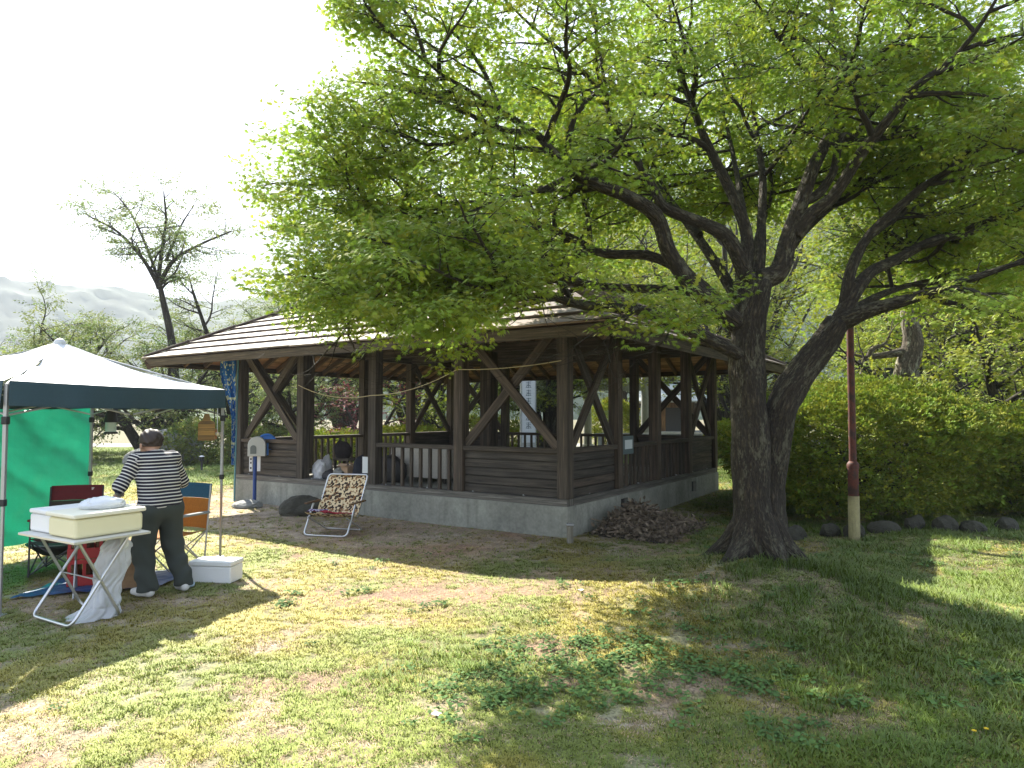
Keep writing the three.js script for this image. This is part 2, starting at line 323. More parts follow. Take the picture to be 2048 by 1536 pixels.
function scatter(name, geo, mat, list, label, category) {
  const m = new THREE.InstancedMesh(geo, mat, list.length), o = new THREE.Object3D(), c = new THREE.Color();
  list.forEach(([x, y, z, s, ry, col, sy = 1], k) => { o.position.set(x, y, z); o.rotation.set(0, ry, 0); o.scale.set(s, s * sy, s); o.updateMatrix(); m.setMatrixAt(k, o.matrix); m.setColorAt(k, c.setRGB(...col)); });
  m.name = name; m.castShadow = m.receiveShadow = true; tag(m, label, category, null, 'stuff'); scene.add(m); return m;
}
{
  const r = rngOf(77), inPav = (x, d) => { const a = toA(x, d), b = toB(x, d); return a > -0.12 && a < 7.6 && b > -0.12 && b < 6.9; };
  const short = [], long = [], clov = [], dry = [];
  const spot = (dmin, dmax, pw) => { const d = (dmin ** pw + r() * (dmax ** pw - dmin ** pw)) ** (1 / pw); const half = d * 0.80 + 0.4; return [rr(-half, half, r), d]; };
  for (let k = 0; k < 330000; k++) {
    const [x, d] = spot(2.9, 22, 0.7); if (inPav(x, d)) continue;
    const di = dirtAt(x, d), l = lush(x, d), f = fbm(x * 7 + 1, d * 7, 2);
    if (r() < di * 0.96 || r() < 0.55 * l || f < 0.30) continue;
    const w = fbm(x * 1.3 + 60, d * 1.3, 3), y = sstep(0.35, 0.65, w), g = 0.75 + 0.5 * r(), s = (0.7 + 0.6 * r()) * (0.72 + d * 0.07);
    short.push([x, height(x, d) - 0.002, -d, s, r() * 6.28, [lerp(0.95, 1.35, y) * g, lerp(1.05, 1.1, y) * g, lerp(0.8, 1.0, r()) * g]]);
  }
  for (let k = 0; k < 150000; k++) {
    const [x, d] = spot(2.9, 34, 0.8); if (inPav(x, d)) continue;
    const l = lush(x, d), f = fbm(x * 2.6 + 9, d * 2.6 + 4, 3); if (r() > l * sstep(0.34, 0.52, f) || r() < dirtAt(x, d) * 0.8) continue;
    const g = 0.7 + 0.55 * r(), bank = 1 + 0.9 * gauss(x, d, 2.9, 6.3, 0.7, 0.5), s = (0.6 + 0.8 * r()) * (0.75 + d * 0.05) * (0.55 + 0.9 * f);
    long.push([x, height(x, d) - 0.004, -d, s, r() * 6.28, [g * lerp(0.85, 1.35, f), g, g * 0.8], bank]);
  }
  for (let k = 0; k < 9000; k++) {
    const [x, d] = spot(2.9, 9, 0.8), f = fbm(x * 1.9 + 90, d * 1.9 + 70, 3), c = gauss(x, d, 0.62, 5.0, 0.3, 0.42) + 0.7 * gauss(x, d, 1.2, 4.8, 0.35, 0.3) + 0.5 * gauss(x, d, -0.1, 4.3, 0.25, 0.25) + sstep(0.68, 0.75, f) * 0.4;
    if (r() > c) continue; const g = 0.75 + 0.5 * r(); clov.push([x, height(x, d), -d, 0.9 + 0.7 * r(), r() * 6.28, [g * 1.0, g, g * 0.95]]);
  }
  for (let k = 0; k < 60000; k++) { // straw and dead blades lying on the soil
    const [x, d] = spot(2.9, 12, 0.8); if (inPav(x, d) || r() > 0.25 + dirtAt(x, d)) continue; const g = 0.5 + 0.8 * r();
    dry.push([x, height(x, d) + 0.001, -d, 0.7 + 0.8 * r(), r() * 6.28, [g, g * 0.95, g * 0.9]]);
  }
  scatter('short_grass', tuft(13, 0.0165, 0.0046, 0.034, 1.05, rngOf(5)), leafMat([0.29, 0.315, 0.08], 0.35), short, 'short yellow green lawn grass in the sunlit clearing', 'grass');
  scatter('long_grass', tuft(12, 0.058, 0.004, 0.035, 0.85, rngOf(6)), leafMat([0.155, 0.26, 0.045], 0.4), long, 'longer bright green grass under the maple and by the bush', 'grass');
  scatter('clover', clover(16, rngOf(8)), leafMat([0.10, 0.185, 0.055], 0.3), clov, 'low dark clover patches in the half shaded lawn', 'clover');
  scatter('straw_litter', tuft(3, 0.035, 0.003, 0.03, 1.55, rngOf(9)), std([0.42, 0.32, 0.20], 0.9), dry, 'dry straw and dead blades scattered on the soil', 'litter');
}
// ---------------------------------------------------------------- pavilion
const PW = 7.48, PD = 6.75, SILL = 0.54, RAIL = 1.25, PLATE = 3.05, EAVE = 2.80, OV = 1.3, APEX = 5.32;
const pavilion = thing('pavilion', 'open sided dark timber pavilion with broad hipped board roof on concrete base', 'pavilion', [0.757, 0, -9.82], -33.57 * Math.PI / 180);
const toWorld = (x, y, z) => { pavilion.updateMatrixWorld(true); return pavilion.localToWorld(V(x, y, z)); };
const pick = (a) => a[Math.floor(R() * a.length)];
{
  const P = pavilion, base = [];
  // plinth: floor slab and four walls; the right-hand wall (x = 0) leaves two vent openings
  base.push(moved(box(PW - 0.3, 0.5, PD - 0.3, 0), -PW / 2, 0.25, -PD / 2));
  const o = 0.10, H = SILL - 0.10, wall = (x0, x1, y0, y1, z0, z1) => base.push(moved(box(x1 - x0, y1 - y0, z1 - z0, 0.008), (x0 + x1) / 2, (y0 + y1) / 2, (z0 + z1) / 2));
  wall(-PW - o, o, -0.1, H, -0.148, o); wall(-PW - o, o, -0.1, H, -PD - o, -PD + 0.148); wall(-PW - o, -PW + 0.148, -0.1, H, -PD + 0.15, -0.15);
  const vents = [1.8, 5.2]; let z = 0.15;
  for (const v of [...vents, null]) { const e = v ? v - 0.14 : PD - 0.15; wall(-0.148, o, -0.1, H, -e, -z); if (v) { wall(-0.148, o, -0.1, 0.16, -v - 0.14, -v + 0.14); wall(-0.148, o, 0.37, H, -v - 0.14, -v + 0.14); z = v + 0.14; } }
  part('concrete_base', mergeGeometries(base), M.conc, P);
  for (const v of vents) { const g = []; for (let k = -2; k <= 2; k++) g.push(moved(box(0.01, 0.21, 0.012, 0), 0.04, 0.265, -v + k * 0.05)); part('vent_grille', mergeGeometries(g), M.dark, P); }
  // sill timbers
  const sill = (a, b) => { const s = part('sill', beamGeo(a, b, 0.17, 0.10), M.sill, P); for (let t = 0.35; t < a.distanceTo(b); t += 0.93) { const q = a.clone().lerp(b, t / a.distanceTo(b)); part('bolt', new THREE.CylinderGeometry(0.018, 0.018, 0.02, 8).translate(q.x, SILL + 0.008, q.z), M.steel, s); } };
  const sy = SILL - 0.05;
  sill(V(-PW - 0.08, sy, 0), V(0.08, sy, 0)); sill(V(-PW - 0.08, sy, -PD), V(0.08, sy, -PD)); sill(V(0, sy, -PD + 0.09), V(0, sy, -0.09)); sill(V(-PW, sy, -PD + 0.09), V(-PW, sy, -0.09));
  // posts
  const postAt = []; for (let k = 0; k <= 4; k++) { postAt.push([-PW * k / 4, 0], [-PW * k / 4, -PD]); if (k > 0 && k < 4) postAt.push([0, -PD * k / 4], [-PW, -PD * k / 4]); }
  for (const [x, zz] of postAt) part('post', moved(box(0.18, PLATE - SILL, 0.18, 0.012), x, (PLATE + SILL) / 2, zz), pick(M.post), P);
  part('centre_post', moved(box(0.28, 4.4, 0.28, 0.015), -PW / 2, 0.5 + 2.2, -PD / 2), M.post[0], P);
  // plates: two timbers on each side
  for (const [y, h, w] of [[PLATE + 0.11, 0.22, 0.15]]) {
    const e = 0.12;
    for (const zz of [0, -PD]) part('plate_beam', beamGeo(V(-PW - e, y, zz), V(e, y, zz), w, h), pick(M.post), P);
    for (const x of [0, -PW]) part('plate_beam', beamGeo(V(x, y, -PD + w / 2 + 0.003), V(x, y, -w / 2 - 0.003), w, h), pick(M.post), P);
  }
  for (const zz of [-PD / 4, -PD / 2, -PD * 3 / 4]) part('tie_beam', beamGeo(V(-PW + 0.085, PLATE + 0.10, zz), V(-0.085, PLATE + 0.10, zz), 0.13, 0.18), pick(M.post), P);
  // the four sides: end bays boarded and cross-braced, the rest balustraded; one bay of the long side is the way in
  const side = (P0, P1, kinds, out) => {
    kinds.forEach((kind, k) => {
      const a = P0.clone().lerp(P1, k / 4), b = P0.clone().lerp(P1, (k + 1) / 4), u = b.clone().sub(a).normalize();
      a.addScaledVector(u, 0.092); b.addScaledVector(u, -0.092);
      const L = a.distanceTo(b), Y = (p, y, off = 0) => V(p.x + out.x * off, y, p.z + out.z * off);
      if (kind === 'open') return;
      const g = group(kind === 'panel' ? 'wall_panel' : 'balustrade', P);
      part('rail', beamGeo(Y(a, RAIL - 0.035), Y(b, RAIL - 0.035), 0.15, 0.07), pick(M.post), g);
      if (kind === 'panel') {
        const n = 5, h = (RAIL - 0.07 - SILL) / n;
        for (let j = 0; j < n; j++) { const off = rr(-0.004, 0.004), y = SILL + h * (j + 0.5); part('plank', beamGeo(Y(a, y, off), Y(b, y, off), 0.03, h - 0.012, 0.005), pick(M.plank), g); }
        part('backing', beamGeo(Y(a, (SILL + RAIL - 0.07) / 2, -0.03), Y(b, (SILL + RAIL - 0.07) / 2, -0.03), 0.015, RAIL - 0.07 - SILL, 0), M.plank[2], g);
        const t = PLATE - 0.01, y0 = RAIL + 0.01;
        part('brace', beamGeo(Y(a, y0, 0.045), Y(b, t, 0.045), 0.06, 0.14), pick(M.post), P);
        part('brace', beamGeo(Y(b, y0, -0.02), Y(a, t, -0.02), 0.06, 0.14), pick(M.post), P);
      } else {
        const n = 8; for (let j = 0; j < n; j++) { const q = a.clone().lerp(b, (j + 0.7) / (n + 0.4)); part('baluster', moved(box(0.05, RAIL - 0.07 - SILL, 0.05, 0.005), q.x, (SILL + RAIL - 0.07) / 2, q.z, 0, out.x ? 0 : 0, 0), pick(M.post), g); }
      }
    });
  };
  side(V(0, 0, 0), V(-PW, 0, 0), ['panel', 'rails', 'open', 'panel'], V(0, 0, 1));
  side(V(0, 0, 0), V(0, 0, -PD), ['panel', 'rails', 'rails', 'panel'], V(1, 0, 0));
  side(V(-PW, 0, 0), V(-PW, 0, -PD), ['panel', 'rails', 'rails', 'panel'], V(-1, 0, 0));
  side(V(0, 0, -PD), V(-PW, 0, -PD), ['panel', 'rails', 'rails', 'panel'], V(0, 0, -1));
  // roof: each slope a stack of overlapping boards over a warm plank deck and jack rafters
  const x0 = -PW - OV, x1 = OV, z0 = -PD - OV, z1 = OV, top = V((x0 + x1) / 2, APEX, (z0 + z1) / 2);
  const slopes = [[V(x0, EAVE, z1), V(x1, EAVE, z1)], [V(x1, EAVE, z1), V(x1, EAVE, z0)], [V(x1, EAVE, z0), V(x0, EAVE, z0)], [V(x0, EAVE, z0), V(x0, EAVE, z1)]];
  slopes.forEach(([A, B]) => {
    const S = group('roof_slope', P), run = B.clone().sub(A), len = run.length(), u = run.clone().normalize(), mid = A.clone().lerp(B, 0.5), up = top.clone().sub(mid), ul = up.length(), w = up.clone().normalize(), n = u.clone().cross(w).normalize(); if (n.y < 0) n.negate();
    const courses = 17, half = (s) => len / 2 * (1 - s / ul), pt = (q, s, e) => mid.clone().addScaledVector(u, q).addScaledVector(w, s).addScaledVector(n, e);
    const slab = (a0, a1, b0, b1, s0, s1, lift0, lift1, th) => { // board from s0 to s1 up the slope
      const c = [pt(a0, s0, lift0), pt(a1, s0, lift0), pt(b1, s1, lift1), pt(b0, s1, lift1), pt(a0, s0, lift0 + th), pt(a1, s0, lift0 + th), pt(b1, s1, lift1 + th), pt(b0, s1, lift1 + th)];
      const p = [], uv = [], off = [rr(0, 4), rr(0, 4)];
      const q4 = (a, b, cc, d, u0, u1, v0, v1) => { for (const [k, x, y] of [[a, u0, v0], [b, u1, v0], [cc, u1, v1], [a, u0, v0], [cc, u1, v1], [d, u0, v1]]) { p.push(c[k].x, c[k].y, c[k].z); uv.push(x + off[0], y + off[1]); } };
      q4(4, 5, 6, 7, a0, a1, s0, s1); q4(3, 2, 1, 0, a0, a1, s1, s0); q4(0, 1, 5, 4, a0, a1, 0, th); q4(2, 3, 7, 6, a1, a0, 0, th); q4(1, 2, 6, 5, s0, s1, 0, th); q4(3, 0, 4, 7, s1, s0, 0, th);
      return geoOf(p, null, uv);
    };
    for (let k = 0; k < courses; k++) {
      const s0 = ul * k / courses, s1 = ul * (k + 1) / courses, h0 = half(s0), h1 = half(s1), e1 = Math.min(ul, s1 + 0.06), he = half(e1);
      const nb = Math.max(1, Math.round(2 * h0 / 2.3)), cut = [-1]; for (let j = 1; j < nb; j++) cut.push(-1 + 2 * (j + rr(-0.28, 0.28)) / nb); cut.push(1);
      for (let j = 0; j < nb; j++) {
        const ql = cut[j] * h0, qr = cut[j + 1] * h0, tl = j ? ql : -he, tr = j < nb - 1 ? qr : he, g2 = 0.004;
        part('roof_board', slab(ql + (j ? g2 : 0), qr - (j < nb - 1 ? g2 : 0), Math.max(-he, Math.min(he, tl + (j ? g2 : 0))), Math.max(-he, Math.min(he, tr - (j < nb - 1 ? g2 : 0))), s0 - (k ? 0.0 : 0.04), e1, 0.052 + rr(-0.004, 0.006), 0.012, 0.028), pick(M.roof), S);
      }
      part('deck_board', slab(-h0, h0, -h1, h1, s0, s1 - 0.006, -0.012, -0.012, 0.02), M.deck[(k * 7 + 1) % 3], S);
    }
    for (let q = -len / 2 + 0.28; q < len / 2 - 0.1; q += 0.46) { const sMax = ul * (1 - Math.abs(q) / (len / 2)) - 0.1; if (sMax < 0.25) continue; part('rafter', beamGeo(pt(q, 0.03, -0.068), pt(q, sMax, -0.068), 0.055, 0.11, 0.004, n), M.rafter, S); }
    part('fascia', beamGeo(pt(-len / 2 + 0.02, 0.0, -0.055), pt(len / 2 - 0.02, 0.0, -0.055), 0.03, 0.15, 0.004, n), M.post[0], S);
    const hip = B.clone(); part('hip_rafter', beamGeo(hip.clone().lerp(top, 0.005).addScaledVector(V(0, -1, 0), 0.11), top.clone().addScaledVector(V(0, -1, 0), 0.11), 0.1, 0.17), M.rafter, P);
    for (let k = 0; k < 8; k++) part('hip_cap', beamGeo(hip.clone().lerp(top, k / 8).add(V(0, 0.085, 0)), hip.clone().lerp(top, (k + 0.985) / 8).add(V(0, 0.10, 0)), 0.16, 0.03, 0.005), M.roof[k % 3], P);
  });
  part('finial', moved(box(0.5, 0.12, 0.5, 0.02), top.x, top.y + 0.13, top.z), M.roof[2], P);
}
// ---------------------------------------------------------------- foliage
function leafShape(kind) { // outline in the xz plane, stalk at the origin, tip along +x, about one unit long
  if (kind === 'maple') { const o = []; const lobes = [-2.1, -1.25, -0.55, 0, 0.55, 1.25, 2.1], len = [0.42, 0.78, 0.95, 1, 0.95, 0.78, 0.42]; lobes.forEach((a, k) => { if (k) { const m = (a + lobes[k - 1]) / 2; o.push([0.24 * Math.cos(m), 0.24 * Math.sin(m)]); } o.push([0.62 * len[k] * Math.cos(a), 0.62 * len[k] * Math.sin(a)]); }); return { c: [0, 0], o: [[-0.06, 0], ...o].reverse(), shift: 0.3 }; }
  if (kind === 'oval') return { c: [0.5, 0], o: [[0, 0], [0.25, 0.2], [0.6, 0.24], [1, 0], [0.6, -0.24], [0.25, -0.2]], shift: 0 };
  return { c: [0.5, 0], o: [[0, 0], [0.45, 0.19], [1, 0], [0.45, -0.19]], shift: 0 };
}
function spray(kind, n, size, len, wide, r, curl = 0.35) { // n leaves along a twig of length len
  const L = leafShape(kind), p = [], i = [], nn = [], v = V(0, 0, 0), nv = V(0, 0, 0), e = new THREE.Euler(), q = new THREE.Quaternion();
  for (let k = 0; k < n; k++) {
    const t = n > 1 ? k / (n - 1) : 1, sgn = k % 2 ? 1 : -1, a = k === n - 1 ? 0 : sgn * (0.5 + 0.7 * r()), s = size * (0.7 + 0.55 * r());
    const ox = len * (0.15 + 0.85 * t), oz = sgn * wide * (0.3 + 0.7 * r()) * (k === n - 1 ? 0.1 : 1), oy = (r() - 0.5) * 0.25 * len - 0.12 * len * t * t;
    e.set((r() - 0.5) * 1.3, -a, -0.25 - curl * r(), 'YZX'); q.setFromEuler(e);
    const k0 = p.length / 3, put = (x, z, y) => { v.set((x + L.shift) * s, y * s, z * s).applyQuaternion(q); p.push(v.x + ox, v.y + oy, v.z + oz); nv.set(0, 1, 0).applyQuaternion(q); nn.push(nv.x, nv.y, nv.z); };
    put(L.c[0], L.c[1], 0.05); for (const [x, z] of L.o) put(x, z, -0.1 * Math.hypot(x - L.c[0], z - L.c[1]));
    for (let m = 0; m < L.o.length; m++) i.push(k0, k0 + 1 + m, k0 + 1 + (m + 1) % L.o.length);
  }
  return geoOf(p, i, null, nn);
}
function foliage(name, geos, mat, list, parent) { // list of [position, direction, size, colour]; up stays roughly up
  const per = geos.map(() => []); list.forEach((l, k) => per[k % geos.length].push(l));
  const o = new THREE.Matrix4(), c = new THREE.Color(), x = V(0, 0, 0), y = V(0, 0, 0), z = V(0, 0, 0), sc = V(1, 1, 1);
  geos.forEach((g, gi) => {
    if (!per[gi].length) return;
    const m = new THREE.InstancedMesh(g, mat, per[gi].length);
    per[gi].forEach(([p, d, s, col, tilt], k) => {
      x.copy(d).normalize(); y.set(0, 1, 0); if (tilt) y.add(tilt); z.crossVectors(x, y); if (z.lengthSq() < 1e-3) z.set(1, 0, 0); z.normalize(); y.crossVectors(z, x);
      o.makeBasis(x, y, z).scale(sc.setScalar(s)).setPosition(p); m.setMatrixAt(k, o); m.setColorAt(k, c.setRGB(...col));
    });
    m.name = name; m.userData.kind = 'stuff'; m.castShadow = m.receiveShadow = true; parent.add(m);
  });
}
const randDir = (r) => { const a = r() * 6.283, y = r() * 2 - 1, s = Math.sqrt(1 - y * y); return V(s * Math.cos(a), y, s * Math.sin(a)); };
// grows a branch; returns the points; calls leaf(p, dir) along the last order
function grow(T, r, p, dir, len, rad, level, o) {
  const n = Math.max(3, Math.round(len / o.step)), pts = [p.clone()], d = dir.clone().normalize(), q = p.clone(), tmp = V(0, 0, 0);
  for (let k = 0; k < n; k++) {
    d.add(tmp.copy(randDir(r)).multiplyScalar(o.wander)); d.y += (o.aim[Math.min(level, o.aim.length - 1)] - d.y) * o.level; d.normalize();
    q.addScaledVector(d, len / n); if (o.inside && k > 1 && !o.inside(q)) break; pts.push(q.clone());
  }
  const rads = pts.map((_, k) => rad * (1 - 0.75 * k / (pts.length - 1))); T.add(pts, rads, level === 0 ? 7 : level === 1 ? 5 : 3, 1);
  return pts;
}
function branchOut(T, r, pts, len, rad, level, o, leaf, startFrac = 0.2) {
  const last = level >= o.levels, N = pts.length - 1, count = Math.max(2, Math.round(len * (1 - startFrac) / o.gap[Math.min(level, o.gap.length - 1)]));
  for (let k = 0; k <= count; k++) {
    const t = startFrac + (1 - startFrac) * (k + (k < count ? r() * 0.6 : 0)) / count, f = Math.min(N - 1e-4, t * N), a = Math.floor(f), p = pts[a].clone().lerp(pts[a + 1], f - a), d = pts[a + 1].clone().sub(pts[a]).normalize();
    const perp = randDir(r); perp.y *= o.flat; perp.addScaledVector(d, -perp.dot(d)).normalize();
    const nd = k === count ? d.clone() : d.clone().multiplyScalar(o.fwd).add(perp).normalize();
    if (o.inside && !o.inside(p)) continue;
    if (last) { leaf(p, nd, t); if (r() < o.twin) leaf(p, d.clone().multiplyScalar(0.5).sub(perp), t); continue; }
    const L = len * o.ratio * (0.65 + 0.6 * r()) * (1 - 0.45 * t), cl = Math.max(o.min[Math.min(level, o.min.length - 1)], L), cr = Math.max(0.0025, rad * (1 - 0.7 * t) * 0.6), c = grow(T, r, p, nd, cl, cr, level + 1, o);
    branchOut(T, r, c, cl, cr, level + 1, o, leaf, 0.15);
  }
}
const mapleGeos = [spray('maple', 12, 0.054, 0.20, 0.085, rngOf(31)), spray('maple', 11, 0.050, 0.17, 0.095, rngOf(32)), spray('maple', 13, 0.058, 0.22, 0.08, rngOf(33))];
const ovalGeos = [spray('oval', 12, 0.085, 0.36, 0.09, rngOf(41), 0.6), spray('oval', 11, 0.09, 0.32, 0.11, rngOf(42), 0.6)];
const tinyGeos = [spray('oval', 8, 0.036, 0.035, 0.022, rngOf(51), -0.5), spray('oval', 7, 0.040, 0.03, 0.026, rngOf(52), -0.6)];
const mapleMat = leafMat([0.295, 0.37, 0.045], 0.6), cherryMat = leafMat([0.20, 0.27, 0.075], 0.55), bushMat = leafMat([0.21, 0.29, 0.04], 0.45), freshMat = leafMat([0.25, 0.32, 0.03], 0.55), redMat = leafMat([0.17, 0.045, 0.05], 0.35);

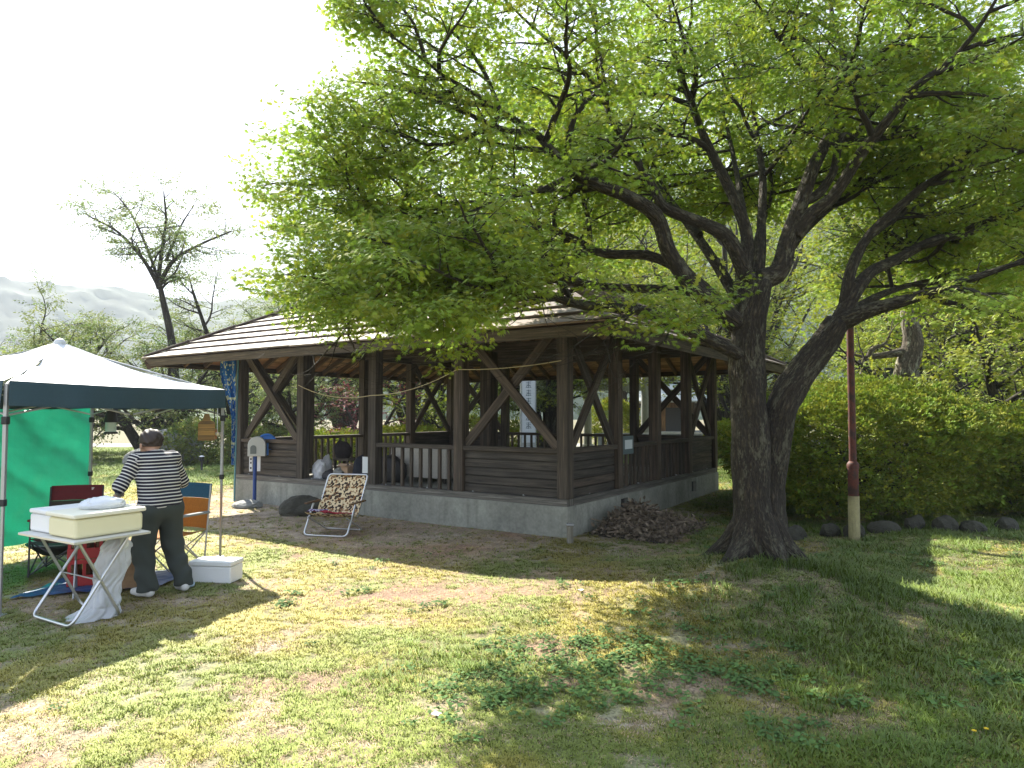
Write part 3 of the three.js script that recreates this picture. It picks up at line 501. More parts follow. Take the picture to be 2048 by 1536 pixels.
// ---------------------------------------------------------------- the big maple
{
  const r = rngOf(909), base = at(1516, 1140, 6.95), tree = thing('maple_tree', 'large spreading maple with forked mossy trunk beside the pavilion', 'tree', [base.x, height(base.x, 6.95) - 0.05, base.z]);
  const o0 = tree.position, pt = ([x, y, d]) => at(x, y, d).sub(o0);
  const stem = (pts, rad, n = 26, sides = 16, name = 'trunk', wob = 0.35) => { const c = smoothPts(pts.map(pt), n), rs = c.map((_, k) => { const f = k / n * (rad.length - 1), a = Math.min(rad.length - 2, Math.floor(f)); return lerp(rad[a], rad[a + 1], f - a); }); part(name, new Tubes().add(c, rs, sides, 1.1, wob).geo(true), M.bark, tree); return c; };
  stem([[1509, 1165, 6.95], [1508, 1100, 6.95], [1503, 1000, 6.95], [1501, 880, 6.95], [1496, 780, 7.0], [1494, 700, 7.0], [1502, 630, 7.0], [1520, 560, 7.0]], [0.36, 0.235, 0.19, 0.185, 0.18, 0.17, 0.15, 0.13], 34, 20);
  stem([[1533, 1165, 7.05], [1534, 1080, 7.05], [1538, 980, 7.05], [1549, 880, 7.0], [1570, 800, 7.0], [1608, 738, 7.0], [1645, 690, 7.0], [1676, 645, 7.0]], [0.30, 0.21, 0.165, 0.16, 0.16, 0.145, 0.135, 0.12], 34, 18);
  for (const [a, L] of [[0.3, 0.6], [1.35, 0.5], [2.5, 0.65], [3.5, 0.6], [4.4, 0.55], [5.4, 0.6]]) { const c = Math.cos(a), s = Math.sin(a), B = V(0.0, 0, 0), q = (t, y) => { const x = c * t, z = s * t; return V(x, y + height(o0.x + x, -(o0.z + z)) - o0.y, z); }; part('root', new Tubes().add(smoothPts([q(0.10, 0.42), q(0.22, 0.18), q(0.30 + L * 0.1, 0.05), q(0.25 + L * 0.4, -0.02), q(0.25 + L * 0.8, -0.08)], 12), [0.10, 0.12, 0.125, 0.12, 0.11, 0.1, 0.09, 0.085, 0.075, 0.065, 0.055, 0.045, 0.03], 10, 1.1, 0.3).geo(true), M.bark, tree); }
  // the limbs: points along each, thickness at its foot and tip, where side branches start
  const limbs = [
    [[[1520, 560, 7], [1556, 545, 7], [1577, 475, 7.05], [1603, 402, 7.1], [1629, 329, 7.2], [1651, 285, 7.3], [1672, 204, 7.4], [1687, 110, 7.5], [1669, 55, 7.6], [1655, -40, 7.8], [1640, -160, 8]], 0.115, 0.03, 0.35],
    [[[1590, 470, 7.05], [1620, 430, 7], [1665, 394, 6.9], [1720, 310, 6.7], [1775, 241, 6.5], [1830, 175, 6.3], [1903, 120, 6.1], [1957, 55, 5.9], [2010, -30, 5.7]], 0.085, 0.025, 0.3],
    [[[1612, 400, 7.1], [1629, 394, 7.1], [1665, 347, 7.2], [1683, 274, 7.3], [1709, 270, 7.4], [1738, 226, 7.5], [1757, 164, 7.7], [1778, 110, 7.9], [1793, 7, 8.2], [1800, -120, 8.4]], 0.055, 0.018, 0.35],
    [[[1502, 640, 7], [1486, 560, 7.05], [1494, 475, 7.1], [1475, 413, 7.2], [1410, 278, 7.5], [1384, 212, 7.6], [1358, 146, 7.8], [1344, 55, 8.0], [1330, -60, 8.2]], 0.095, 0.022, 0.35],
    [[[1510, 590, 7], [1519, 526, 7.1], [1523, 438, 7.4], [1526, 365, 7.7], [1515, 278, 8.1], [1494, 164, 8.6], [1472, 55, 9.1], [1446, -20, 9.4]], 0.07, 0.02, 0.3],
    [[[1496, 560, 7], [1457, 478, 6.95], [1410, 449, 6.9], [1373, 435, 6.85], [1330, 415, 6.8], [1300, 365, 6.8], [1257, 292, 6.7], [1221, 237, 6.6], [1213, 190, 6.5], [1199, 102, 6.4], [1180, 10, 6.2]], 0.085, 0.02, 0.3],
    [[[1494, 660, 7], [1400, 585, 6.9], [1341, 511, 6.8], [1312, 431, 6.7], [1257, 394, 6.6], [1203, 372, 6.5], [1148, 347, 6.4], [1104, 303, 6.3], [1075, 270, 6.3], [1002, 223, 6.2], [929, 175, 6.1], [885, 150, 6.1], [848, 120, 6.0], [764, 58, 5.9]], 0.10, 0.018, 0.25],
    [[[1470, 640, 7.0], [1400, 570, 7.2], [1345, 530, 7.3], [1294, 511, 7.3], [1203, 506, 7.3], [1148, 478, 7.2], [1093, 453, 7.2], [1020, 430, 7.1], [965, 405, 7.0], [900, 400, 6.9], [830, 360, 6.8], [740, 330, 6.8]], 0.075, 0.015, 0.22],
    [[[1490, 715, 6.95], [1400, 670, 6.8], [1330, 640, 6.7], [1272, 619, 6.6], [1164, 610, 6.4], [1123, 599, 6.3], [1061, 572, 6.2], [1023, 563, 6.2], [979, 555, 6.2], [900, 563, 6.2], [800, 575, 6.2], [720, 610, 6.2], [690, 660, 6.2]], 0.075, 0.012, 0.25],
    [[[1490, 690, 7.05], [1430, 610, 7.2], [1369, 584, 7.4], [1222, 575, 7.5], [1143, 565, 7.5], [1032, 546, 7.5], [940, 520, 7.4], [834, 478, 7.2], [764, 438, 7.0], [702, 383, 6.9], [650, 330, 6.8]], 0.07, 0.014, 0.2],
    [[[834, 478, 7.2], [764, 500, 6.9], [690, 545, 6.7], [625, 600, 6.6], [600, 640, 6.5]], 0.022, 0.006, 0.05],
    [[[900, 500, 7.3], [800, 440, 7.2], [700, 430, 7.1], [620, 410, 7.0], [560, 390, 7.0]], 0.022, 0.006, 0.1],
    [[[1000, 555, 6.2], [950, 600, 6.0], [915, 645, 5.9], [890, 690, 5.8]], 0.016, 0.005, 0.1],
    [[[860, 570, 6.2], [800, 610, 6.05], [760, 660, 5.95], [735, 705, 5.9]], 0.016, 0.005, 0.1],
    [[[960, 540, 7.4], [860, 550, 6.9], [760, 560, 6.6], [680, 590, 6.4], [640, 630, 6.3]], 0.018, 0.005, 0.1],
    [[[1340, 640, 6.6], [1330, 680, 6.3], [1300, 700, 6.2], [1270, 725, 6.1]], 0.014, 0.004, 0.1],
    [[[1272, 619, 6.6], [1240, 650, 6.2], [1200, 690, 6.05], [1170, 715, 6.0]], 0.014, 0.004, 0.1],
    [[[1272, 619, 6.6], [1235, 640, 6.3], [1190, 665, 6.2], [1150, 690, 6.1]], 0.018, 0.005, 0.1],
    [[[1400, 640, 6.8], [1340, 640, 6.6], [1290, 665, 6.5], [1250, 690, 6.4]], 0.018, 0.005, 0.1],
    [[[1672, 650, 7], [1740, 620, 6.8], [1820, 598, 6.5], [1920, 565, 6.2], [2060, 520, 5.9], [2180, 500, 5.7]], 0.09, 0.022, 0.3],
    [[[1676, 645, 7], [1715, 575, 7.1], [1740, 545, 7.2], [1790, 520, 7.4], [1873, 478, 7.7], [1921, 471, 7.9], [1987, 449, 8.1], [2070, 430, 8.3], [2200, 400, 8.6]], 0.085, 0.025, 0.3],
    [[[1690, 610, 7.05], [1702, 540, 7.1], [1735, 475, 7.2], [1800, 413, 7.2], [1848, 372, 7.2], [1899, 340, 7.2], [1932, 299, 7.2], [1976, 256, 7.1], [2048, 208, 7.0], [2150, 140, 6.9]], 0.065, 0.02, 0.3],
    [[[1500, 640, 7.05], [1440, 540, 7.6], [1370, 440, 8.3], [1290, 340, 9.0], [1200, 270, 9.5], [1120, 200, 10]], 0.075, 0.018, 0.3],
    [[[1540, 560, 7.1], [1600, 470, 7.9], [1680, 400, 8.8], [1760, 340, 9.6], [1850, 300, 10.2]], 0.07, 0.018, 0.3],
    [[[1500, 600, 7.1], [1510, 500, 7.9], [1540, 400, 8.8], [1570, 320, 9.6], [1590, 250, 10.2]], 0.06, 0.016, 0.3],
    [[[1680, 640, 7.05], [1760, 590, 7.8], [1860, 560, 8.6], [1980, 540, 9.4]], 0.06, 0.016, 0.3],
    [[[1213, 190, 6.5], [1130, 110, 6.3], [1050, 40, 6.1], [980, -30, 6]], 0.03, 0.01, 0.15],
    [[[1104, 303, 6.3], [1000, 290, 6.6], [900, 270, 6.9], [800, 250, 7.1], [730, 220, 7.2]], 0.03, 0.008, 0.15],
    [[[1002, 223, 6.2], [960, 130, 6.4], [900, 60, 6.5], [820, 10, 6.6], [730, -10, 6.6]], 0.025, 0.008, 0.15],
    [[[1672, 204, 7.4], [1600, 130, 7.0], [1540, 50, 6.6], [1490, -40, 6.2]], 0.04, 0.012, 0.2],
    [[[1899, 340, 7.2], [1960, 330, 6.6], [2030, 310, 6.1], [2110, 280, 5.7]], 0.03, 0.01, 0.2],
    [[[1203, 506, 7.3], [1120, 500, 7.9], [1020, 500, 8.4], [900, 470, 8.7], [790, 430, 8.9]], 0.03, 0.008, 0.15],
    [[[1123, 599, 6.3], [1040, 600, 6.1], [960, 610, 6.0], [880, 625, 5.95], [800, 645, 5.9], [730, 670, 5.9]], 0.02, 0.006, 0.1],
    [[[1400, 470, 7.0], [1330, 400, 8.0], [1230, 360, 8.8], [1100, 340, 9.3], [960, 330, 9.6]], 0.04, 0.012, 0.2],
    [[[1494, 475, 7.1], [1470, 330, 8.4], [1440, 200, 9.4], [1400, 90, 10]], 0.045, 0.014, 0.2],
    [[[1629, 329, 7.2], [1700, 230, 8.4], [1790, 170, 9.4], [1900, 120, 10.2]], 0.045, 0.014, 0.2],
    [[[1735, 475, 7.2], [1820, 420, 8.2], [1930, 380, 9.2], [2050, 340, 10]], 0.04, 0.012, 0.2],
    [[[1148, 347, 6.4], [1080, 380, 6.2], [1000, 400, 6.0], [910, 440, 5.9], [820, 500, 5.8], [760, 560, 5.8]], 0.028, 0.007, 0.2],
  ];
  const twigs = new Tubes(), list = [], add = V(0, 0, 0);
  const leaf = (p, d) => {
    const wy = p.y + o0.y, wx = p.x + o0.x, under = 2.52 - 0.45 * sstep(0.38, 0.62, fbm(wx * 1.3 + 5, (p.z + o0.z) * 1.3, 2)) + 0.8 * gauss(wx, 0, 0.45, 0, 0.42, 1) + 0.55 * sstep(-1.75, -2.2, wx) + 0.45 * sstep(1.5, 2.5, wx); if (wy < under) return; d = d.clone(); d.y = d.y * 0.55 - 0.10; const g = 0.72 + 0.6 * r(), w = r();
    list.push([p.clone().addScaledVector(randDir(r), 0.03), d, 0.8 + 0.5 * r(), [g * (0.82 + 0.36 * w * w), g, g * (0.75 + 0.5 * r())], V(rr(-0.55, 0.55, r), 0, rr(-0.55, 0.55, r))]);
  };
  const O = { step: 0.16, wander: 0.30, level: 0.22, aim: [0.25, 0.22, 0.08, 0.0], gap: [0.215, 0.135, 0.095], flat: 0.45, fwd: 0.75, twin: 0.6, ratio: 0.42, min: [0.75, 0.32, 0.2], levels: 2 };
  // outline of the crown on its free side: how far it reaches at each height
  const reach = [[2, -1.9], [2.7, -2.15], [3.3, -2.3], [3.9, -2.4], [4.4, -1.95], [4.8, -1.25], [5.2, -1.35], [5.7, -1.7], [6.5, -1.7], [9, -1]];
  O.inside = (p) => { const y = p.y + o0.y, x = p.x + o0.x; let m = -1; for (let k = 0; k < reach.length - 1; k++) if (y >= reach[k][0] && y < reach[k + 1][0]) m = lerp(reach[k][1], reach[k + 1][1], (y - reach[k][0]) / (reach[k + 1][0] - reach[k][0])); return x > m + 0.5 * (fbm(y * 2.2 + 3, (p.z + o0.z) * 1.4, 2) - 0.5); };
  for (const [pts, a, b, s] of limbs) {
    const n = pts.length * 4, rad = [a, lerp(a, b, 0.35), lerp(a, b, 0.65), b, b * 0.45], c = stem(pts, rad, n, a > 0.05 ? 10 : 7, 'limb', 0.25);
    let len = 0; for (let k = 1; k < c.length; k++) len += c[k].distanceTo(c[k - 1]);
    branchOut(twigs, r, c, len, a, 0, O, leaf, a > 0.05 ? Math.min(0.5, s + 0.12) : s);
  }
  part('twigs', twigs.geo(), M.barkThin, tree).userData.kind = 'stuff';
  foliage('crown', mapleGeos, mapleMat, list, tree);
}
// ---------------------------------------------------------------- other trees and shrubs
function makeTree(name, label, grp, x, d, opt) {
  const r = rngOf(opt.seed), tree = thing(name, label, 'tree', [x, height(x, d) - 0.03, -d], 0, grp), T = new Tubes(), twigs = new Tubes(), list = [];
  const O = { step: 0.3, wander: 0.24, level: 0.12, aim: [0.5, 0.3, 0.1], gap: [0.5, 0.3, 0.22], flat: 0.7, fwd: 0.8, twin: 0.5, ratio: 0.45, min: [0.9, 0.5, 0.3], levels: 2, ...opt.o };
  const leaf = (p, dd) => { const g = 0.7 + 0.6 * r(), w = r(); dd.y *= 0.6; list.push([p.clone().addScaledVector(randDir(r), 0.1), dd.clone(), (opt.leafSize ?? 1) * (0.8 + 0.5 * r()), [g * (0.85 + 0.4 * w), g, g * (0.8 + 0.4 * r())], V(rr(-0.6, 0.6, r), 0, rr(-0.6, 0.6, r))]); };
  for (const s of opt.stems) {
    const c = smoothPts(s.pts.map((q) => V(...q)), 18), rs = c.map((_, k) => s.r * (1 - 0.72 * k / 18) * (k === 0 ? 1.35 : 1)); T.add(c, rs, 9, 1, 0.25);
    let len = 0; for (let k = 1; k < c.length; k++) len += c[k].distanceTo(c[k - 1]);
    branchOut(twigs, r, c, len, s.r, 0, O, leaf, s.start ?? 0.35);
  }
  part('trunk', T.geo(true), opt.bark ?? M.barkThin, tree); part('branches', twigs.geo(), opt.bark ?? M.barkThin, tree).userData.kind = 'stuff';
  if (!opt.bare) foliage('crown', opt.geos ?? ovalGeos, opt.mat ?? cherryMat, list, tree);
  return tree;
}
const fan = (n, h, spread, r, base = 0.2, lean = [0, 0]) => { const out = []; for (let k = 0; k < n; k++) { const a = (k + rr(-0.3, 0.3, r)) / n * 6.283, s = spread * rr(0.6, 1.1, r), H = h * rr(0.7, 1, r), c = Math.cos(a), z = Math.sin(a); out.push({ r: base * rr(0.5, 0.8, r), start: 0.3, pts: [[c * 0.08, 0, z * 0.08], [c * s * 0.25 + lean[0] * 0.2, H * 0.3, z * s * 0.25 + lean[1] * 0.2], [c * s * 0.6 + lean[0] * 0.6, H * 0.65, z * s * 0.6 + lean[1] * 0.6], [c * s + lean[0], H, z * s + lean[1]]] }); } return out; };
{
  const cg = 'cherry trees along the far edge of the lawn';
  const c0 = at(300, 905, 27); // many-stemmed tree behind the striped person
  makeTree('cherry_tree', 'many stemmed cherry tree behind the person in the striped shirt', cg, c0.x, 27, { seed: 3, stems: [...fan(6, 4.4, 3.4, rngOf(4), 0.34)], o: { gap: [0.4, 0.19, 0.13] } });
  { const t0 = at(352, 905, 28), w = (x, y, d = 28) => { const q = at(x, y, d); return [q.x - t0.x, q.y, q.z - t0.z]; };
    makeTree('cherry_tree', 'tall thin cherry tree rising highest behind the canopy tent', cg, t0.x, 28, { seed: 5, stems: [{ r: 0.24, start: 0.8, pts: [[0, 0, 0], w(352, 780), w(345, 680), w(326, 590), w(319, 555)] }, { r: 0.10, start: 0.2, pts: [w(322, 575), w(290, 520), w(240, 465), w(180, 432, 28.5)] }, { r: 0.09, start: 0.2, pts: [w(319, 555), w(326, 500), w(334, 440), w(330, 385, 27.5)] }, { r: 0.10, start: 0.2, pts: [w(322, 565), w(350, 520), w(400, 490), w(465, 462, 27)] }, { r: 0.07, start: 0.2, pts: [w(320, 560), w(290, 480, 29), w(260, 420, 30), w(230, 385, 31)] }, { r: 0.06, start: 0.2, pts: [w(335, 520), w(365, 450, 29), w(390, 410, 30)] }], leafSize: 1.0, o: { gap: [0.4, 0.25, 0.19], ratio: 0.34, twin: 0.6 } }); }
  const c1 = at(60, 905, 30), c2 = at(-90, 905, 24), c3 = at(480, 900, 34), c4 = at(585, 900, 27);
  makeTree('cherry_tree', 'hazy cherry tree above the white canopy tent', cg, c1.x, 30, { seed: 13, stems: fan(6, 6.0, 4.0, rngOf(14), 0.36), o: { gap: [0.4, 0.19, 0.13] } });
  makeTree('cherry_tree', 'cherry tree at the very edge beyond the tent', cg, c2.x, 24, { seed: 23, stems: fan(5, 4.6, 3.0, rngOf(24), 0.34), o: { gap: [0.4, 0.19, 0.13] } });
  makeTree('cherry_tree', 'cherry tree rising behind the low corner of the pavilion roof', cg, c3.x, 34, { seed: 33, stems: fan(6, 7.4, 4.2, rngOf(34), 0.36), o: { gap: [0.42, 0.22, 0.16] } });
  makeTree('cherry_tree', 'cherry tree seen through the crossed braces by the blue banner', cg, c4.x, 27, { seed: 43, stems: fan(5, 4.2, 2.8, rngOf(44), 0.3), o: { gap: [0.4, 0.2, 0.15] } });
  const m1 = at(735, 880, 25);
  makeTree('red_maple', 'small red leaved maple behind the pavilion', null, m1.x, 25, { seed: 53, stems: fan(4, 3.3, 1.5, rngOf(54), 0.16), mat: redMat, geos: mapleGeos, leafSize: 1.7, o: { gap: [0.6, 0.35, 0.25] } });
  const g1 = at(890, 880, 26), g2 = at(1090, 880, 30), g3 = at(1490, 880, 26), g4 = at(1260, 870, 48), g5 = at(690, 880, 38);
  makeTree('green_maple', 'bright green maple framed by the back braces of the pavilion', null, g1.x, 26, { seed: 63, stems: fan(5, 4.6, 2.4, rngOf(64), 0.2), mat: freshMat, geos: mapleGeos, leafSize: 1.9, o: { gap: [0.6, 0.36, 0.26] } });
  makeTree('grey_tree', 'grey bushy tree beside the inscribed stone pillar', null, g2.x, 30, { seed: 73, stems: fan(6, 6.5, 2.6, rngOf(74), 0.22), leafSize: 1.0, o: { gap: [0.4, 0.19, 0.13] } });
  makeTree('green_maple', 'bright green tree between the pavilion corner and the maple trunk', null, g3.x, 26, { seed: 83, stems: fan(5, 6.2, 3.0, rngOf(84), 0.2), mat: freshMat, geos: mapleGeos, leafSize: 1.9, o: { gap: [0.65, 0.4, 0.28] } });
  makeTree('shrine_tree', 'tall green tree behind the grey stone gate', null, g4.x, 48, { seed: 93, stems: fan(6, 10, 4.5, rngOf(94), 0.35), leafSize: 1.5, o: { gap: [1.0, 0.7, 0.5] } });
  makeTree('shrine_tree', 'tall tree far behind the red maple', null, g5.x, 38, { seed: 103, stems: fan(6, 9, 4.2, rngOf(104), 0.35), leafSize: 1.4, o: { gap: [1.0, 0.65, 0.5] } });
  // behind and to the right of the big maple
  const back = 'fresh green trees behind the clipped bush';
  makeTree('yellow_maple', 'yellow green maple leaning over the clipped bush', back, 9.6, 13.2, { seed: 113, stems: fan(6, 3.6, 2.6, rngOf(114), 0.2, [-0.6, 0]), mat: freshMat, geos: mapleGeos, leafSize: 1.35, o: { gap: [0.42, 0.26, 0.18] } });
  makeTree('yellow_maple', 'tall yellow green maple behind the pale gnarled trunk', back, 11.2, 18, { seed: 123, stems: fan(7, 7.5, 3.6, rngOf(124), 0.26), mat: freshMat, geos: mapleGeos, leafSize: 1.7, o: { gap: [0.6, 0.36, 0.26] } });
  makeTree('yellow_maple', 'yellow green maple filling the gap right of the rusty pole', back, 15.0, 21, { seed: 133, stems: fan(7, 8.5, 4, rngOf(134), 0.28), mat: freshMat, geos: mapleGeos, leafSize: 1.8, o: { gap: [0.65, 0.4, 0.28] } });
  makeTree('yellow_maple', 'yellow green tree far behind the big maple crown', back, 9.5, 30, { seed: 143, stems: fan(7, 11, 5, rngOf(144), 0.35), mat: freshMat, geos: mapleGeos, leafSize: 2.4, o: { gap: [0.9, 0.55, 0.4] } });
  makeTree('yellow_maple', 'broad yellow green tree over the pavilion roof corner', back, 12, 50, { seed: 163, stems: fan(9, 18, 8, rngOf(164), 0.5), mat: freshMat, geos: mapleGeos, leafSize: 4.2, o: { step: 0.6, gap: [1.2, 0.76, 0.56], min: [1.8, 1, 0.6] } });
  makeTree('yellow_maple', 'tall tree behind the pavilion, right of the roof peak', back, 1.5, 30, { seed: 173, stems: fan(8, 11, 5, rngOf(174), 0.3), mat: freshMat, geos: mapleGeos, leafSize: 2.5, o: { gap: [0.75, 0.48, 0.36] } });
  makeTree('yellow_maple', 'tall tree behind the pavilion, left of the roof peak', back, -4.5, 32, { seed: 183, stems: fan(8, 10, 5, rngOf(184), 0.3), mat: cherryMat, geos: mapleGeos, leafSize: 2.5, o: { gap: [0.75, 0.48, 0.36] } });
  makeTree('yellow_maple', 'tall tree beyond the bush at the picture edge', back, 19, 28, { seed: 193, stems: fan(8, 13, 6, rngOf(194), 0.35), mat: freshMat, geos: mapleGeos, leafSize: 2.6, o: { gap: [0.8, 0.5, 0.36] } });
  // pale, half-bare gnarled trunk behind the bush
  const p = at(1818, 830, 13.5), w = (x, y, dd = 13.5) => { const q = at(x, y, dd); return [q.x - p.x, q.y, q.z - p.z]; };
  makeTree('gnarled_tree', 'pale gnarled tree trunk with bare crooked limb behind the bush', null, p.x, 13.5, { seed: 153, bark: M.barkGrey, mat: freshMat, geos: mapleGeos, leafSize: 1.2, stems: [{ r: 0.30, start: 0.7, pts: [[0.05, 0, 0], w(1822, 800), w(1812, 760), w(1826, 700), w(1818, 640), w(1850, 560, 13.8), w(1860, 480, 14)] }, { r: 0.10, start: 0.6, pts: [w(1818, 715), w(1780, 722), w(1735, 730), w(1710, 742)] }, { r: 0.06, start: 0.5, pts: [w(1735, 730), w(1745, 712), w(1770, 700), w(1778, 685)] }, { r: 0.08, start: 0.5, pts: [w(1824, 660), w(1845, 640), w(1870, 650)] }], o: { levels: 2, gap: [0.5, 0.3, 0.25] } });
}
function makeBush(name, label, cat, grp, x, d, sx, sy, sd, n, opt) { // clipped bush: leaf sprays through the outer shell, stems within
  const r = rngOf(opt.seed), b = thing(name, label, cat, [x, height(x, d) - 0.02, -d], 0, grp), list = [], T = new Tubes();
  for (let k = 0; k < n; k++) {
    const v = randDir(r); if (v.y < -0.8) v.y *= -0.5; v.normalize();
    const lump = 0.80 + 0.30 * fbm(v.x * 2.1 + opt.seed, v.y * 2.1 + v.z * 2.3, 3) + 0.34 * (fbm(v.x * 10 + opt.seed, v.y * 10 + v.z * 10.3, 2) - 0.25), dep = 1 - 0.34 * r() ** 1.5;
    const p = V(v.x * sx * lump * dep, sy * 0.46 + v.y * sy * 0.54 * lump * dep, v.z * sd * lump * dep); if (p.y < 0.06) continue;
    const g = 0.65 + 0.65 * r(), w = r(); list.push([p, v.clone().multiplyScalar(0.8).add(V(0, 0.5, 0)).addScaledVector(randDir(r), 0.7), (opt.size ?? 1) * (0.8 + 0.5 * r()), [g * (0.85 + 0.5 * w), g, g * 0.9], V(rr(-0.8, 0.8, r), 0, rr(-0.8, 0.8, r))]);
  }
  for (let k = 0; k < (opt.stems ?? 26); k++) { const a = r() * 6.283, q = Math.sqrt(r()) * 0.45, e = randDir(r); e.y = Math.abs(e.y); T.add(smoothPts([V(Math.cos(a) * q * sx, 0, Math.sin(a) * q * sd), V(Math.cos(a) * q * sx * 1.2, sy * 0.3, Math.sin(a) * q * sd * 1.2), V(e.x * sx * 0.8, sy * (0.45 + 0.4 * e.y), e.z * sd * 0.8)], 6), [0.022, 0.02, 0.018, 0.014, 0.01, 0.008, 0.005], 5); }
  part('stems', T.geo(), M.barkThin, b).userData.kind = 'stuff'; foliage('leaves', opt.geos ?? tinyGeos, opt.mat ?? bushMat, list, b); return b;
}
makeBush('clipped_bush', 'large rounded azalea bush with yellow green tips behind the rusty pole', 'bush', null, 6.05, 12.0, 2.1, 2.15, 2.1, 24000, { seed: 7, size: 1.3, stems: 60 });
makeBush('clipped_bush', 'rounded azalea bush cut off by the picture edge', 'bush', null, 9.0, 11.6, 1.7, 1.75, 1.9, 15000, { seed: 8, size: 1.3, stems: 40 });
{ const h = [[690, 878, 24, 2.4, 1.15, 'low yellow green hedge bush behind the balustrade'], [800, 876, 25, 2.0, 1.3, 'yellow green hedge bush left of the back corner post'], [950, 876, 27, 2.4, 1.6, 'hedge bush behind the back corner boards'], [1228, 870, 37, 1.3, 2.5, 'bright leafy shrub between the stone gate pillars'], [430, 905, 24, 1.8, 1.5, 'pale green shrub beneath the hanging cutting board'], [1462, 892, 24, 0.9, 1.3, 'leafy shrub in the gap beside the maple trunk'], [560, 890, 26, 2.0, 1.2, 'grey green shrub beyond the blue post']];
  h.forEach(([px, py, d, w, hh, lab], k) => { const q = at(px, py, d); makeBush('hedge_bush', lab, 'bush', null, q.x, d, w, hh, w * 0.6, 2600, { seed: 200 + k, size: 2.3, mat: k === 4 || k === 6 ? cherryMat : freshMat, stems: 10 }); }); }
// ---------------------------------------------------------------- canopy tent
const gp = (x, d, dy = 0) => [x, height(x, d) + dy, -d];
{
  const U = [0.338, 0.941], W = [-0.941, 0.338], F = [-4.45, 6.05], EU = 2.6, EW = 2.2, cx = F[0] + U[0] * EU / 2 + W[0] * EW / 2, cd = F[1] + U[1] * EU / 2 + W[1] * EW / 2;
  const tent = thing('canopy_tent', 'pop up canopy tent with pale top and dark teal valance', 'tent', [cx, 0, -cd]);
  const q = (u, w, y) => V(F[0] + U[0] * u + W[0] * w - cx, y, -(F[1] + U[1] * u + W[1] * w - cd));
  const gy = (u, w) => height(F[0] + U[0] * u + W[0] * w, F[1] + U[1] * u + W[1] * w);
  const corners = [[0, 0], [EU, 0], [EU, EW], [0, EW]], TOP = 2.04, LOW = 1.82, apex = q(EU / 2, EW / 2, 2.55);
  const topMat = phys([0.80, 0.83, 0.84], 0.5, { transmission: 0.12, thickness: 0, map: rep(tCloth, 10) }), val = std([0.035, 0.085, 0.115], 0.75, { map: rep(tCloth, 12) });
  for (const [u, w] of corners) {
    const leg = part('leg', moved(box(0.032, 1.05, 0.032, 0.004), 0, 0, 0), M.steel, tent), b = q(u, w, gy(u, w)); leg.position.set(b.x, b.y + 1.49, b.z);
    part('lower_tube', moved(box(0.024, 1.0, 0.024, 0.003), 0, -1.0, 0), M.steel, leg); part('foot_plate', moved(box(0.08, 0.008, 0.08, 0.002), 0, -1.487, 0), M.steel, leg); part('slider', moved(box(0.05, 0.07, 0.05, 0.006), 0, 0.2, 0), M.black, leg); part('lock', moved(box(0.045, 0.06, 0.045, 0.006), 0, -0.52, 0), M.black, leg);
  }
  corners.forEach(([u, w], k) => {
    const [u2, w2] = corners[(k + 1) % 4], a = q(u, w, 0), b = q(u2, w2, 0), out = V((a.x + b.x) / 2, 0, (a.z + b.z) / 2).normalize(), o = 0.03;
    part('valance', thick(sheet((s, t) => { const p = a.clone().lerp(b, s); const sc = 0.012 * Math.sin(s * 31 + k) * t + 0.02 * Math.sin(s * 9 + 2 * k) * t; return V(p.x + out.x * (o + sc), lerp(TOP, LOW, t) - 0.014 * Math.sin(s * Math.PI) - 0.008 * t * Math.abs(Math.sin(s * 6.28)), p.z + out.z * (o + sc)); }, 40, 6, [2.4, 0.22]), 0.004), val, tent);
    part('roof_panel', thick(sheet((s, t) => { const e = a.clone().lerp(b, s), p = V(lerp(e.x + out.x * 0.032, apex.x, t), 0, lerp(e.z + out.z * 0.032, apex.z, t)); const wr = 0.018 * Math.sin((s - 0.5) * (1 - t) * 26 + 9 * t + k * 2) * Math.sin(Math.PI * t) + 0.012 * (fbm(s * 6 + k * 9, t * 7, 3) - 0.5); return V(p.x, lerp(TOP, apex.y, t) - 0.055 * Math.sin(Math.PI * t) - 0.014 * Math.sin(s * Math.PI) * (1 - t) + wr, p.z); }, 36, 24, [2.4, 1.4]), 0.003), topMat, tent);
    // scissor truss under the roof edge
    for (const f of [0, 0.5]) { const i = (s, y) => { const p = a.clone().lerp(b, s); return V(p.x * 0.985, y, p.z * 0.985); }; part('truss_bar', rod(i(f + 0.01, TOP - 0.05), i(f + 0.49, TOP - 0.30), 0.010), M.steel, tent); part('truss_bar', rod(i(f + 0.01, TOP - 0.30), i(f + 0.49, TOP - 0.05), 0.010), M.steel, tent); }
  });
  part('apex_hub', new THREE.SphereGeometry(0.06, 12, 8).translate(apex.x, apex.y - 0.02, apex.z), topMat, tent);
  for (const [u, w] of corners) part('roof_strut', rod(q(u, w, TOP - 0.03), apex.clone().add(V(0, -0.05, 0)), 0.011), M.steel, tent);
  // green sheet hung on the far side
  const tarp = thick(sheet((s, t) => { const p = q(EU - 2.75 * s + 0.05, EW + 0.06, 0); const sag = 0.05 * Math.abs(Math.sin(s * 7.5)) * (1 - t), dg = Math.sin((s * 2.2 + t * 1.6) * 8.5 + 2.3 * fbm(s * 3, t * 3, 2)), dg2 = Math.sin((s * 3 - t * 1.1) * 17), k = 0.045 * Math.pow(0.5 + 0.5 * dg, 3) * (1 - 0.4 * t) + 0.014 * dg2 + 0.05 * (fbm(s * 9 + 2, t * 7, 4) - 0.5); return V(p.x + W[0] * k, lerp(1.86, 0.14 + 0.05 * s, t) - sag, p.z - W[1] * k); }, 90, 70, [2.6, 1.75]), 0.002);
